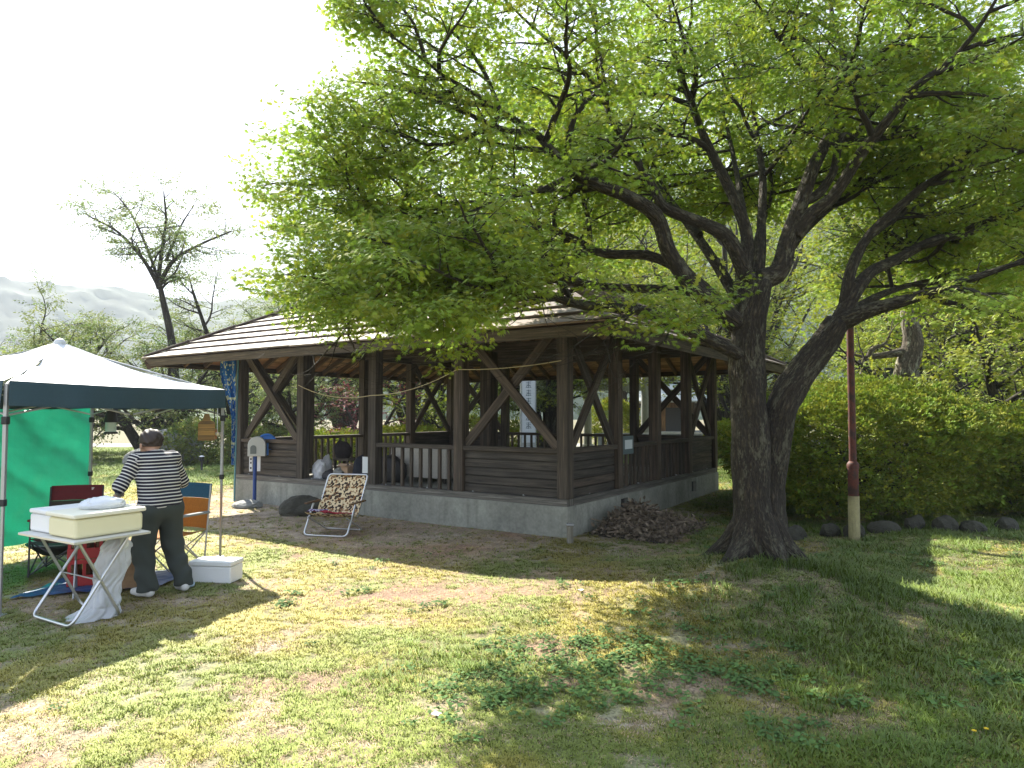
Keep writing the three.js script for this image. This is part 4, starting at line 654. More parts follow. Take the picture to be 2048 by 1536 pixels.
  const tp = solo('green_tarp', tarp, phys([0.10, 0.66, 0.50], 0.6, { transmission: 0.72, thickness: 0, map: rep(tCloth, 18) }), 'translucent green tarpaulin hanging as a wall under the canopy tent', 'tarpaulin', null, [cx, 0, -cd]);
  // things hung from the front edge and the far edge
  const hung = (name, label, cat, u, w) => { const p = q(u, w, LOW); return thing(name, label, cat, [p.x + cx, LOW, p.z - cd], 0.35); };
  const cb = hung('cutting_board', 'yellow wooden cutting board hanging from the canopy edge', 'cutting board', EU - 0.26, 0);
  { const s = new THREE.Shape(); s.moveTo(-0.09, 0); s.lineTo(0.09, 0); s.lineTo(0.09, 0.19); s.quadraticCurveTo(0.09, 0.225, 0.04, 0.235); s.lineTo(0.028, 0.30); s.quadraticCurveTo(0, 0.325, -0.028, 0.30); s.lineTo(-0.04, 0.235); s.quadraticCurveTo(-0.09, 0.225, -0.09, 0.19); s.closePath(); const h = new THREE.Path(); h.absarc(0, 0.29, 0.011, 0, 6.283, true); s.holes.push(h); part('board', new THREE.ExtrudeGeometry(s, { depth: 0.016, bevelSize: 0.003, bevelThickness: 0.003, bevelSegments: 1, curveSegments: 6 }).translate(0, -0.39, -0.008), std([0.62, 0.36, 0.075], 0.6, { map: woodMap }), cb); part('cord', tube([V(0, -0.095, 0), V(0.006, -0.05, 0.004), V(0, 0.03, 0)], 0.003, 5), M.steel, cb); }
  const ld = hung('ladle', 'steel ladle hanging beside the cutting board', 'ladle', EU - 0.12, -0.03); part('handle', rod(V(0, -0.30, 0), V(0, 0.02, 0), 0.005), M.alu, ld); part('bowl', new THREE.SphereGeometry(0.042, 12, 8, 0, 6.283, Math.PI / 2, Math.PI / 2).translate(0, -0.30, 0.02), M.alu, ld);
  const sp = hung('spatula', 'wooden spatula hanging at the canopy corner leg', 'spatula', EU - 0.17, -0.03); part('handle', rod(V(0, -0.26, 0), V(0, 0.02, 0), 0.006), M.black, sp); part('blade', moved(box(0.07, 0.12, 0.006, 0.002), 0, -0.32, 0), std([0.30, 0.14, 0.06], 0.6), sp);
  const ln = hung('camping_lantern', 'dark camping lantern hanging at the far side of the tent', 'lantern', EU - 0.06, EW - 0.42); ln.position.y = 1.83; part('hood', new THREE.CylinderGeometry(0.05, 0.085, 0.15, 14).translate(0, -0.12, 0), M.black, ln); part('glass', new THREE.CylinderGeometry(0.065, 0.065, 0.12, 14).translate(0, -0.256, 0), phys([0.62, 0.72, 0.66], 0.25, { transmission: 0.4, thickness: 0 }), ln); part('foot', new THREE.CylinderGeometry(0.08, 0.085, 0.03, 14).translate(0, -0.332, 0), M.black, ln); part('hook', tube([V(0, -0.045, 0), V(0.02, -0.01, 0), V(0, 0.025, 0)], 0.004, 5), M.steel, ln);
}
// ---------------------------------------------------------------- tables, boxes, bags
{
  const A = [-3.47, 5.50], u = [-0.857, 0.515], v = [0.515, 0.857], L = 0.90, D = 0.62, TH = 0.72, q = (a, b, y) => V(A[0] + u[0] * a + v[0] * b - A[0], y, -(A[1] + u[1] * a + v[1] * b) + A[1]);
  const g0 = height(A[0], A[1]), tb = thing('folding_table', 'folding table with crossed silver tube legs carrying foam boxes', 'table', [A[0], g0, -A[1]]);
  const slabAt = (a0, a1, b0, b1, y0, y1, c = 0.01) => { const m = box(a1 - a0, y1 - y0, b1 - b0, c); const X = V(u[0], 0, -u[1]), Z = V(v[0], 0, -v[1]); m.applyMatrix4(new THREE.Matrix4().makeBasis(X, V(0, 1, 0), Z.clone())); const p = q((a0 + a1) / 2, (b0 + b1) / 2, (y0 + y1) / 2); return m.translate(p.x, p.y, p.z); };
  part('table_top', slabAt(0, L, 0, D, TH - 0.022, TH), std([0.66, 0.65, 0.60], 0.55), tb); part('edge_trim', slabAt(-0.006, L + 0.006, -0.006, D + 0.006, TH - 0.026, TH - 0.004, 0.004), M.alu, tb);
  const legs = (b0, b1) => part('leg', bent([q(0.14, b1, TH - 0.03), q(0.14, b0, 0.016), q(0.76, b0, 0.016), q(0.76, b1, TH - 0.03)], 0.013, 0.07), M.alu, tb);
  legs(0.06, 0.52); legs(0.46, 0.10); part('stretcher', rod(q(0.15, 0.12, TH - 0.06), q(0.75, 0.12, TH - 0.06), 0.009), M.alu, tb); part('pivot', rod(q(0.125, 0.29, TH / 2 - 0.02), q(0.775, 0.29, TH / 2 - 0.02), 0.006), M.steel, tb);
  // foam boxes
  const foam = std([0.80, 0.81, 0.80], 0.8, { bumpMap: rep(tGrain, 5), bumpScale: 0.002 }), cream = std([0.74, 0.70, 0.46], 0.6);
  const holder = (name, label, cat, a, b, y) => { const o = thing(name, label, cat, [A[0], g0, -A[1]]); return o; };
  const b1 = holder('foam_box', 'plain white foam box on the far end of the folding table', 'foam box'); part('box_body', slabAt(0.53, 0.88, 0.07, 0.60, TH + 0.002, TH + 0.155, 0.02), foam, b1); part('lid', slabAt(0.525, 0.885, 0.065, 0.605, TH + 0.158, TH + 0.195, 0.018), foam, b1);
  const b2 = holder('plastic_tub', 'cream lidded tub on the near side of the folding table', 'tub'); part('tub_body', slabAt(0.06, 0.49, 0.03, 0.60, TH + 0.002, TH + 0.165, 0.03), cream, b2); part('lid', slabAt(0.045, 0.505, 0.015, 0.615, TH + 0.168, TH + 0.205, 0.016), std([0.78, 0.76, 0.62], 0.55), b2);
  const blob = (w, h, d, seed, f = 0.35) => { const g = new THREE.SphereGeometry(1, 40, 26), p = g.attributes.position; for (let k = 0; k < p.count; k++) { const x = p.getX(k), y = p.getY(k), z = p.getZ(k), n = 1 - f / 2 + f * fbm(x * 2.4 + seed + z, y * 2.4 + z * 2.1 - seed, 4) - 0.10 * Math.abs(Math.sin(x * 9 + z * 7 + y * 5 + seed)); p.setXYZ(k, x * n * w / 2, Math.max(-0.5, y * n) * h * 0.66 + h * 0.33, z * n * d / 2); } g.computeVertexNormals(); return g; };
  const film = phys([0.80, 0.83, 0.85], 0.35, { transmission: 0.25, thickness: 0 });
  { const p = q(0.28, 0.36, TH + 0.207); solo('plastic_bag', blob(0.36, 0.10, 0.24, 4), film, 'crumpled clear plastic bag on top of the cream tub', 'bag', null, [A[0] + p.x, g0 + p.y, -A[1] + p.z], 0.6); }
  // second table beyond with cooking things
  const s = thing('side_table', 'low folding table beyond the tub holding cooking things', 'table', gp(-3.98, 6.9), 0.5); part('table_top', moved(box(0.7, 0.02, 0.5, 0.004), 0, 0.66, 0), M.steel, s); for (const x of [-0.3, 0.3]) { part('leg', rod(V(x, 0, -0.2), V(x, 0.65, 0.2), 0.010), M.steel, s); part('leg', rod(V(x, 0, 0.2), V(x, 0.65, -0.2), 0.010), M.steel, s); }
  solo('plastic_bag', blob(0.26, 0.20, 0.2, 9), phys([0.45, 0.62, 0.72], 0.4, { transmission: 0.2, thickness: 0 }), 'pale blue plastic bag beside the person on the side table', 'bag', null, gp(-3.80, 6.78, 0.672), 0.2);
  { const c = thing('water_jug', 'dark blue drink jug with white lid behind the tub', 'jug', gp(-3.68, 6.62, 0.672)); part('jug_body', new THREE.LatheGeometry([[0, 0], [0.06, 0], [0.065, 0.02], [0.065, 0.13], [0.045, 0.16]].map(([x, y]) => new THREE.Vector2(x, y)), 18), std([0.02, 0.03, 0.16], 0.4), c); part('lid', new THREE.CylinderGeometry(0.05, 0.05, 0.03, 16).translate(0, 0.176, 0), std([0.8, 0.8, 0.82], 0.5), c); }
  // crates, carton and blue sheet under the tables
  const sh = sheet((a, b) => { const x = lerp(-4.75, -3.5, a), d = lerp(6.75, 7.6, b) + 0.35 * (a - 0.5); return V(x, height(x, d) + 0.012 + 0.03 * fbm(a * 14, b * 12, 3), -d); }, 50, 40, [3, 2]);
  solo('blue_groundsheet', sh, std([0.03, 0.10, 0.28], 0.5, { map: rep(tCloth, 6) }), 'blue plastic groundsheet spread under the tent', 'groundsheet');
  const crate = (y, label) => { const c = thing('bottle_crate', label, 'crate', gp(-4.30, 7.15, 0.03 + y), 0.45), m = std([0.42, 0.025, 0.025], 0.5); for (const z of [-0.16, 0.16]) { part('side', moved(box(0.44, 0.1, 0.015, 0.004), 0, 0.06, z), m, c); part('top_rim', moved(box(0.44, 0.04, 0.022, 0.004), 0, 0.245, z), m, c); for (const x of [-0.2, -0.07, 0.07, 0.2]) part('rib', moved(box(0.03, 0.115, 0.015, 0.003), x, 0.1675, z), m, c); } for (const x of [-0.215, 0.215]) { part('side', moved(box(0.014, 0.1, 0.303, 0.004), x, 0.06, 0), m, c); part('top_rim', moved(box(0.02, 0.04, 0.298, 0.004), x, 0.245, 0), m, c); } part('crate_floor', moved(box(0.43, 0.012, 0.31, 0.002), 0, 0.007, 0), m, c); for (let i = 0; i < 4; i++) for (let j = 0; j < 3; j++) part('bottle', new THREE.CylinderGeometry(0.035, 0.037, 0.2, 10).translate(-0.15 + i * 0.1, 0.115, -0.09 + j * 0.09), std([0.10, 0.035, 0.012], 0.25), c); };
  crate(0, 'red bottle crate at the bottom of the pair under the tent'); crate(0.268, 'red bottle crate stacked on top of the other one');
  { const c = thing('cardboard_box', 'open brown cardboard carton beside the red crates', 'box', gp(-3.86, 7.0, 0.03), 0.3), m = std([0.40, 0.25, 0.13], 0.85, { map: rep(tCloth, 2) }); part('side', moved(box(0.40, 0.32, 0.008, 0.002), 0, 0.16, 0.15), m, c); part('side', moved(box(0.40, 0.32, 0.008, 0.002), 0, 0.16, -0.15), m, c); part('end', moved(box(0.008, 0.32, 0.29, 0.002), 0.196, 0.16, 0), m, c); part('end', moved(box(0.008, 0.32, 0.29, 0.002), -0.196, 0.16, 0), m, c); part('bottom', moved(box(0.38, 0.008, 0.28, 0.002), 0, 0.006, 0), m, c); part('flap', moved(box(0.40, 0.006, 0.13, 0.002), 0, 0.30, 0.21, 0.6), m, c); part('flap', moved(box(0.40, 0.006, 0.13, 0.002), 0, 0.30, -0.21, -0.6), m, c); }
  // tall white refuse bag leaning against the table
  { const g = sheet((a, t) => { const an = a * 6.283, y = 0.66 * t, lean = [0.10 * t + 0.07, -0.05 * t]; let r = t < 0.14 ? lerp(0.15, 0.115, t / 0.14) : t > 0.86 ? 0.115 * Math.sqrt(Math.max(0, 1 - ((t - 0.86) / 0.14) ** 2)) + 0.001 : 0.115 + 0.012 * Math.sin(t * 12); r *= 1 + 0.07 * Math.sin(an * 11 + t * 9 + 3 * Math.sin(t * 14)) + 0.10 * Math.sin(an * 5 + t * 5) * (1 - 0.6 * t) + 0.22 * (fbm(Math.cos(an) * 2 + 5, Math.sin(an) * 2 + t * 6, 3) - 0.5); const flare = t < 0.14 ? 1 + 0.7 * Math.max(0, Math.cos(an - 2.6)) * (1 - t / 0.14) : 1; return V(Math.cos(an) * r * flare + lean[0], y, Math.sin(an) * r * flare + lean[1]); }, 60, 60, [1, 1]);
    solo('refuse_bag', g, phys([0.80, 0.83, 0.86], 0.35, { transmission: 0.5, thickness: 0 }), 'tall white plastic bag leaning on the leg of the folding table', 'bag', null, gp(-3.62, 6.02, 0.004)); }
  // lidded foam box out on the grass
  const f = thing('foam_box', 'white lidded foam box standing on the grass beside the tent leg', 'foam box', gp(-3.10, 7.28, 0), -0.12); part('box_body', moved(box(0.46, 0.17, 0.26, 0.015), 0, 0.087, 0), foam, f); part('lid', moved(box(0.47, 0.05, 0.27, 0.014), 0, 0.199, 0), foam, f);
  { const p = solo('plastic_packet', blob(0.20, 0.07, 0.15, 21), phys([0.55, 0.70, 0.85], 0.35, { transmission: 0.2, thickness: 0 }), 'small blue and white plastic packet on the ground by the director chair', 'packet', null, gp(-3.28, 6.98, 0.005)); }
  // black brazier on folding legs
  { const b = thing('brazier', 'flat black charcoal brazier on folding legs under the tent', 'brazier', gp(-5.15, 7.9, 0)); part('bowl', new THREE.LatheGeometry([[0.0, 0.20], [0.18, 0.20], [0.30, 0.30], [0.33, 0.31], [0.30, 0.285], [0.17, 0.185], [0, 0.185]].map(([x, y]) => new THREE.Vector2(x, y)), 28), M.black, b); for (let k = 0; k < 4; k++) { const a = k * 1.571 + 0.4; part('leg', rod(V(Math.cos(a) * 0.30, 0.004, Math.sin(a) * 0.30), V(Math.cos(a + 0.3) * 0.1, 0.2, Math.sin(a + 0.3) * 0.1), 0.008), M.steel, b); } part('grill', new THREE.TorusGeometry(0.29, 0.006, 6, 30).rotateX(Math.PI / 2).translate(0, 0.315, 0), M.steel, b); }
}
// ---------------------------------------------------------------- chairs
function campChair(label, pos, turn, topCol, backCol, seatCol, armCol, frame = M.dark) {
  const c = thing('camp_chair', label, 'chair', pos, turn), W = 0.27, fab = (k) => std(k, 0.85, { map: rep(tCloth, 6) });
  for (const s of [-1, 1]) { part('back_post', rod(V(s * W, 0.02, -0.22), V(s * W, 0.92, -0.30), 0.010), frame, c); part('front_post', rod(V(s * W, 0.01, 0.25), V(s * W, 0.60, 0.23), 0.010), frame, c); part('side_brace', rod(V(s * W, 0.03, -0.22), V(s * W, 0.40, 0.24), 0.008), frame, c); part('side_brace', rod(V(s * W, 0.40, -0.25), V(s * W, 0.03, 0.25), 0.008), frame, c); part('armrest', moved(box(0.07, 0.025, 0.50, 0.01), s * W, 0.61, -0.02), fab(armCol), c); }
  for (const z of [-0.235, 0.245]) { part('cross_brace', rod(V(-W, 0.03, z), V(W, 0.40, z), 0.008), frame, c); part('cross_brace', rod(V(W, 0.03, z + 0.014), V(-W, 0.40, z + 0.014), 0.008), frame, c); }
  const back = (y0, y1) => thick(sheet((s, t) => V(lerp(-W, W, s), lerp(y0, y1, t), -0.24 - 0.075 * (lerp(y0, y1, t) - 0.35) / 0.55 - 0.05 * Math.sin(Math.PI * s)), 16, 8, [0.5, 0.3]), 0.006);
  part('back_band', back(0.76, 0.93), fab(topCol), c); part('back_cloth', back(0.42, 0.757), fab(backCol), c);
  part('seat', thick(sheet((s, t) => V(lerp(-W, W, s), 0.42 - 0.05 * Math.sin(Math.PI * s) - 0.02 * t * 0 - 0.02 * Math.sin(Math.PI * t), lerp(0.25, -0.24, t)), 16, 12, [0.5, 0.5]), 0.006), fab(seatCol), c); return c;
}
{ const c = campChair('red and olive camp chair in front of the green tarpaulin', gp(-4.98, 7.75), 0.25, [0.16, 0.012, 0.02], [0.05, 0.045, 0.03], [0.10, 0.012, 0.015], [0.20, 0.012, 0.02]);
  part('logo_patch', moved(box(0.07, 0.028, 0.003, 0.001), 0.17, 0.885, -0.345), std([0.6, 0.55, 0.55], 0.7), c, 'small pale logo patch on the red band'); }
campChair('dark red camp chair cut off by the picture edge', gp(-5.75, 7.05), 0.9, [0.14, 0.012, 0.02], [0.04, 0.03, 0.03], [0.25, 0.015, 0.02], [0.12, 0.012, 0.015]);
campChair('blue and orange director chair behind the striped person', gp(-3.86, 7.85), -0.35, [0.02, 0.12, 0.22], [0.55, 0.20, 0.02], [0.5, 0.2, 0.03], [0.32, 0.34, 0.35], M.steel);
{ // low aluminium chair with leopard-like print, by the pavilion
  const c = thing('folding_chair', 'low aluminium folding chair with brown patterned cloth and wooden armrests', 'chair', gp(-2.58, 10.25), 0), w = 0.31;
  c.rotation.y = -0.22; c.scale.setScalar(1.08); // faces the camera, turned a little to the left
  const print = texture(256, (u, v) => { const a = tileNoise(u, v, 13, 13, 2), b = tileNoise(u + 0.37, v + 0.11, 13, 13, 2), k = tileNoise(u, v, 30, 30, 2); if (a > 0.60) return [0.20, 0.13, 0.09]; if (b > 0.60) return [0.52, 0.36, 0.20]; if (a + b > 1.06 && k > 0.5) return [0.36, 0.36, 0.22]; return [0.86, 0.78, 0.62]; });
  const cloth = std([0.95, 0.95, 0.95], 0.85, { map: rep(print, 2.8) });
  part('front_frame', bent([V(-w, 0.40, 0.10), V(-w, 0.012, 0.36), V(w, 0.012, 0.36), V(w, 0.40, 0.10)], 0.0125, 0.07), M.alu, c);
  part('rear_frame', bent([V(-w + 0.03, 0.24, 0.30), V(-w + 0.03, 0.012, -0.20), V(w - 0.03, 0.012, -0.20), V(w - 0.03, 0.24, 0.30)], 0.0125, 0.07), M.alu, c);
  part('back_frame', bent([V(-w + 0.012, 0.22, 0.02), V(-w + 0.012, 0.76, -0.32), V(w - 0.012, 0.76, -0.32), V(w - 0.012, 0.22, 0.02)], 0.0125, 0.05), M.alu, c);
  for (const s of [-1, 1]) part('armrest', moved(box(0.045, 0.022, 0.46, 0.008), s * (w + 0.012), 0.42, 0.06), std([0.36, 0.20, 0.09], 0.5, { map: woodMap }), c);
  part('back_cloth', thick(sheet((s, t) => V(lerp(-w, w, s), lerp(0.26, 0.75, t), lerp(0.0, -0.325, t) - 0.035 * Math.sin(Math.PI * s) + 0.016), 14, 14, [0.6, 0.6]), 0.004), cloth, c);
  part('seat_cloth', thick(sheet((s, t) => V(lerp(-w, w, s), 0.255 + 0.055 * t - 0.035 * Math.sin(Math.PI * t) - 0.02 * Math.sin(Math.PI * s), lerp(0.0, 0.34, t)), 14, 12, [0.6, 0.4]), 0.004), cloth, c);
  c.updateMatrixWorld(true); const r = sheet((s, t) => V(lerp(-0.22, 0.26, s), 0.262 + 0.05 * t + 0.035 * fbm(s * 6, t * 5, 3) + (s < 0.35 ? 0.02 : 0), lerp(0.04, 0.33, t)), 30, 24, [1, 1]), cl = solo('red_cloth', thick(r, 0.012), std([0.42, 0.015, 0.045], 0.85, { map: rep(tCloth, 5) }), 'crumpled red cloth lying on the low aluminium chair', 'cloth', null, c.position.toArray(), c.rotation.y);
  const wh = sheet((s, t) => V(lerp(-0.30, -0.10, s), 0.30 + 0.03 * t + 0.05 * fbm(s * 5 + 9, t * 5, 3), lerp(0.10, 0.36, t)), 20, 18, [1, 1]); solo('striped_towel', thick(wh, 0.012), std([0.55, 0.50, 0.60], 0.85, { map: texture(64, (u, v) => Math.floor(u * 8) % 2 ? [0.85, 0.85, 0.9] : [0.38, 0.20, 0.45]) }), 'white and purple striped towel beside the red cloth', 'towel', null, c.position.toArray(), c.rotation.y);
}
// ---------------------------------------------------------------- person
{
  const p = thing('person', 'person in striped shirt and dark baggy trousers bending over, seen from behind', 'person', gp(-3.42, 6.72), 1.02);
  const sleeve = [[[-0.19, 1.29, -0.10], [-0.33, 1.06, -0.10], 0.068, 0.058], [[-0.33, 1.06, -0.10], [-0.22, 0.985, -0.31], 0.056, 0.044], [[0.19, 1.29, -0.10], [0.31, 1.05, -0.13], 0.068, 0.058], [[0.31, 1.05, -0.13], [0.12, 0.985, -0.34], 0.056, 0.044]];
  const torso = [capsule([-0.07, 0.86, 0.01], [-0.065, 1.10, -0.03], 0.142, 0.118, 1.0), capsule([0.07, 0.86, 0.01], [0.065, 1.10, -0.03], 0.142, 0.118, 1.0), capsule([-0.085, 1.10, -0.03], [-0.085, 1.25, -0.08], 0.118, 0.105), capsule([0.085, 1.10, -0.03], [0.085, 1.25, -0.08], 0.118, 0.105), capsule([-0.17, 1.30, -0.10], [0.17, 1.30, -0.10], 0.068, 0.068), capsule([0, 1.26, -0.08], [0, 1.36, -0.12], 0.10, 0.062)];
  const shirtF = blend([...torso, ...sleeve.map((s) => capsule(...s))], 0.05);
  const fold = (x, y, z) => 0.006 * Math.sin(y * 46 + x * 17) * Math.sin(x * 21 + z * 13);
  const shirt = net((x, y, z) => Math.max(shirtF(x, y, z) + fold(x, y, z) * 0.8, 0.845 + 0.012 * Math.sin(x * 14) - y, y - 1.375 - 0.25 * (z + 0.12)), [-0.46, 0.80, -0.46], [0.46, 1.46, 0.22], 0.012);
  { const q = shirt.attributes.position, uv = []; for (let k = 0; k < q.count; k++) { const x = q.getX(k), y = q.getY(k), z = q.getZ(k); let best = 1e9, v = y; for (const [a, b] of sleeve) { const A = V(...a), d = V(...b).sub(A), L = d.length(), t = clamp(V(x, y, z).sub(A).dot(d) / (L * L)), di = V(x, y, z).distanceTo(A.clone().addScaledVector(d, t)); if (di < 0.078 && di < best && Math.abs(x) > 0.17) { best = di; v = a[1] - V(x, y, z).sub(A).dot(d) / L; } } uv.push(x, v / 0.0315); } shirt.setAttribute('uv', new THREE.Float32BufferAttribute(uv, 2)); }
  part('shirt', shirt, std([1, 1, 1], 0.9, { map: texture(8, (u, v) => { const a = clamp((Math.abs(v - 0.5) - 0.29) * 18); return [lerp(0.055, 0.80, a), lerp(0.06, 0.79, a), lerp(0.13, 0.76, a)]; }, true, 64) }), p, 'long sleeved shirt with narrow navy and white stripes');
  const legs = blend([capsule([-0.085, 0.83, 0.01], [0.085, 0.83, 0.01], 0.135, 0.135), capsule([0, 0.88, -0.01], [0, 0.92, -0.01], 0.11, 0.10), capsule([-0.10, 0.80, 0], [-0.13, 0.46, -0.06], 0.118, 0.098), capsule([-0.13, 0.46, -0.06], [-0.12, 0.10, 0.02], 0.098, 0.092), capsule([0.10, 0.80, 0], [0.16, 0.46, -0.04], 0.118, 0.098), capsule([0.16, 0.46, -0.04], [0.21, 0.10, 0.09], 0.098, 0.088)], 0.045);
  part('trousers', net((x, y, z) => Math.max(legs(x, y, z) + 0.009 * Math.sin(y * 34 + Math.sin(x * 9 + z * 12) * 3) * sstep(0.75, 0.2, y) + 0.004 * Math.sin(x * 40 + y * 12), 0.055 - y), [-0.34, 0.0, -0.3], [0.42, 1.06, 0.3], 0.012), std([0.040, 0.050, 0.045], 0.9, { bumpMap: rep(tGrain, 4) }), p, 'dark grey green baggy trousers');
  // skin: head, neck and hands in one mesh each grid, merged
  const head = blend([capsule([0, 1.475, -0.165], [0, 1.455, -0.20], 0.092, 0.088), capsule([0, 1.40, -0.235], [0, 1.385, -0.255], 0.058, 0.050), capsule([0, 1.43, -0.285], [0, 1.412, -0.312], 0.016, 0.014), capsule([0, 1.30, -0.10], [0, 1.41, -0.15], 0.058, 0.054), capsule([-0.088, 1.44, -0.175], [-0.092, 1.405, -0.185], 0.018, 0.013), capsule([0.088, 1.44, -0.175], [0.092, 1.405, -0.185], 0.018, 0.013), capsule([-0.02, 1.378, -0.292], [0.02, 1.378, -0.292], 0.010, 0.010), capsule([-0.036, 1.452, -0.268], [-0.036, 1.452, -0.27], 0.018, 0.018), capsule([0.036, 1.452, -0.268], [0.036, 1.452, -0.27], 0.018, 0.018)], 0.02);
  const hand = (sx, w) => { const F = [], c = [w[0] - sx * 0.03, w[1] - 0.035, w[2] - 0.07]; F.push(capsule(w, c, 0.026, 0.034)); [-0.026, -0.009, 0.009, 0.026].forEach((o, k) => { const L = [0.045, 0.055, 0.052, 0.04][k], b = [c[0] + o, c[1] - 0.004, c[2] - 0.028], m = [b[0] - sx * 0.006, b[1] - 0.02, b[2] - L * 0.6], e = [m[0] - sx * 0.004, m[1] - 0.03, m[2] - L * 0.15]; F.push(capsule(b, m, 0.0095, 0.0085), capsule(m, e, 0.0085, 0.007)); }); F.push(capsule([c[0] - sx * 0.03, c[1], c[2] + 0.03], [c[0] - sx * 0.05, c[1] - 0.02, c[2] - 0.015], 0.011, 0.009)); return blend(F, 0.008); };
  const ha = hand(-1, [-0.22, 0.985, -0.31]), hb = hand(1, [0.12, 0.985, -0.34]);
  const skin = mergeGeometries([net(head, [-0.14, 1.26, -0.36], [0.14, 1.60, -0.03], 0.006), net(ha, [-0.34, 0.84, -0.52], [-0.10, 1.06, -0.26], 0.005), net(hb, [0.0, 0.84, -0.56], [0.24, 1.06, -0.28], 0.005)]);
  part('body', skin, phys([0.46, 0.27, 0.19], 0.55), p);
  const hairF = (x, y, z) => { const d = Math.hypot(x, (y - 1.482) / 1.02, (z + 0.168) / 1.05) - 0.107; const cut = Math.max(1.435 + 0.55 * (-(z + 0.155)) - y, 0); return Math.max(d + 0.006 * Math.sin(x * 90) * Math.sin(y * 70 + z * 60), (1.418 + 0.42 * Math.max(0, -(z + 0.175)) * 2.2) - y, Math.hypot(x, y - 1.47, z + 0.18) < 0.07 ? 1 : -1); };
  part('hair', net(hairF, [-0.15, 1.36, -0.33], [0.15, 1.63, 0.0], 0.0075), std([0.030, 0.018, 0.013], 0.6), p, 'short dark brown hair');
  for (const [x, z, a] of [[-0.12, 0.0, 0.1], [0.21, 0.075, -0.25]]) { const s = blend([capsule([0, 0.048, 0.055], [0, 0.042, -0.08], 0.044, 0.044), capsule([0, 0.042, -0.08], [0, 0.034, -0.17], 0.044, 0.034)], 0.03), g = net((X, Y, Z) => Math.max(s(X, Y, Z), 0.004 - Y), [-0.07, -0.03, -0.24], [0.07, 0.12, 0.13], 0.009); g.rotateY(a).translate(x, 0, z); part('shoe', g, std([0.62, 0.62, 0.60], 0.7), p); }
}
// ---------------------------------------------------------------- round the pavilion
const hall = (px, b) => { const x0 = 0.757 + 0.553 * b, z0 = 9.82 + 0.833 * b, u = (px - 1024) / FOCAL; return -(x0 - z0 * u) / (0.833 + 0.553 * u); }; // local x where the column px meets the plane b metres in
const PT = pavilion.rotation.y, FLOOR = 0.502, hallPos = (px, b, y = FLOOR) => toWorld(hall(px, b), y, -b).toArray();
const lump = (w, h, d, seed, f = 0.5, n = 36) => { const g = new THREE.SphereGeometry(1, n, 24), p = g.attributes.position; for (let k = 0; k < p.count; k++) { const x = p.getX(k), y = p.getY(k), z = p.getZ(k), m = 1 - f / 2 + f * fbm(x * 2.2 + seed + z, y * 2.2 + z * 1.9 - seed, 4) - 0.08 * Math.abs(Math.sin(x * 8 + z * 6 + y * 7 + seed)); p.setXYZ(k, x * m * w / 2, Math.max(-0.55, y * m) * h * 0.64 + h * 0.352, z * m * d / 2); } g.computeVertexNormals(); return g; };
const film2 = phys([0.85, 0.86, 0.88], 0.4, { transmission: 0.25, thickness: 0 });
solo('carrier_bag', lump(0.30, 0.36, 0.24, 3, 0.8), film2, 'white carrier bag at the foot of the post in the pavilion doorway', 'bag', null, hallPos(641, 0.28), PT);
solo('carrier_bag', lump(0.24, 0.44, 0.22, 8, 0.9), film2, 'taller twisted white carrier bag behind the other one', 'bag', null, hallPos(655, 0.72), PT);
solo('black_bag', lump(0.32, 0.2, 0.26, 12, 0.6), M.dark, 'black bag on the floor between the white carrier bags and the stool', 'bag', null, hallPos(662, 0.3), PT);
{ const s = thing('wooden_stool', 'small pale wooden stool in the pavilion doorway', 'stool', hallPos(693, 0.8), PT); part('seat', moved(box(0.42, 0.045, 0.30, 0.006), 0, 0.36, 0), std([0.42, 0.37, 0.31], 0.8, { map: woodMap }), s); for (const x of [-0.17, 0.17]) for (const z of [-0.11, 0.11]) part('leg', moved(box(0.04, 0.335, 0.04, 0.004), x, 0.168, z), M.plank[1], s);
  solo('rucksack', lump(0.40, 0.34, 0.28, 15, 0.6), std([0.022, 0.016, 0.018], 0.85, { map: rep(tCloth, 5) }), 'dark rucksack standing on the wooden stool', 'bag', null, hallPos(687, 0.8, FLOOR + 0.385), PT); }
{ const c = thing('cardboard_box', 'small brown cardboard box on the pavilion floor by the doorway post', 'box', hallPos(697, 0.36), PT), m = std([0.44, 0.30, 0.19], 0.85); part('carton', moved(box(0.20, 0.28, 0.20, 0.004), 0, 0.141, 0), m, c); part('flap', moved(box(0.20, 0.005, 0.09, 0.002), 0, 0.305, 0.13, 0.5), m, c); part('flap', moved(box(0.20, 0.005, 0.09, 0.002), 0, 0.305, -0.13, -0.5), m, c); }
solo('newspaper_bundle', lump(0.26, 0.24, 0.2, 22, 0.9), std([0.42, 0.43, 0.43], 0.9, { map: rep(tConc, 6) }), 'crumpled grey newspaper bundle beside the small cardboard box', 'paper', null, hallPos(680, 0.24), PT);
{ const j = thing('dark_coat', 'dark navy coat draped over a box against the doorway post', 'coat', hallPos(724, 0.42), PT); part('cloth', lump(0.40, 0.48, 0.26, 31, 0.4), std([0.012, 0.016, 0.03], 0.9, { map: rep(tCloth, 6) }), j);
  solo('paper_notice', boxUV(new THREE.BoxGeometry(0.16, 0.29, 0.006)), std([0.72, 0.76, 0.76], 0.8), 'pale paper notice leaning on the dark coat', 'paper', null, hallPos(733, 0.17, FLOOR + 0.335), PT + 0.05); }
solo('holdall', lump(0.75, 0.50, 0.4, 41, 0.35), M.black, 'large black holdall behind the balustrade', 'bag', null, hallPos(782, 0.75), PT);
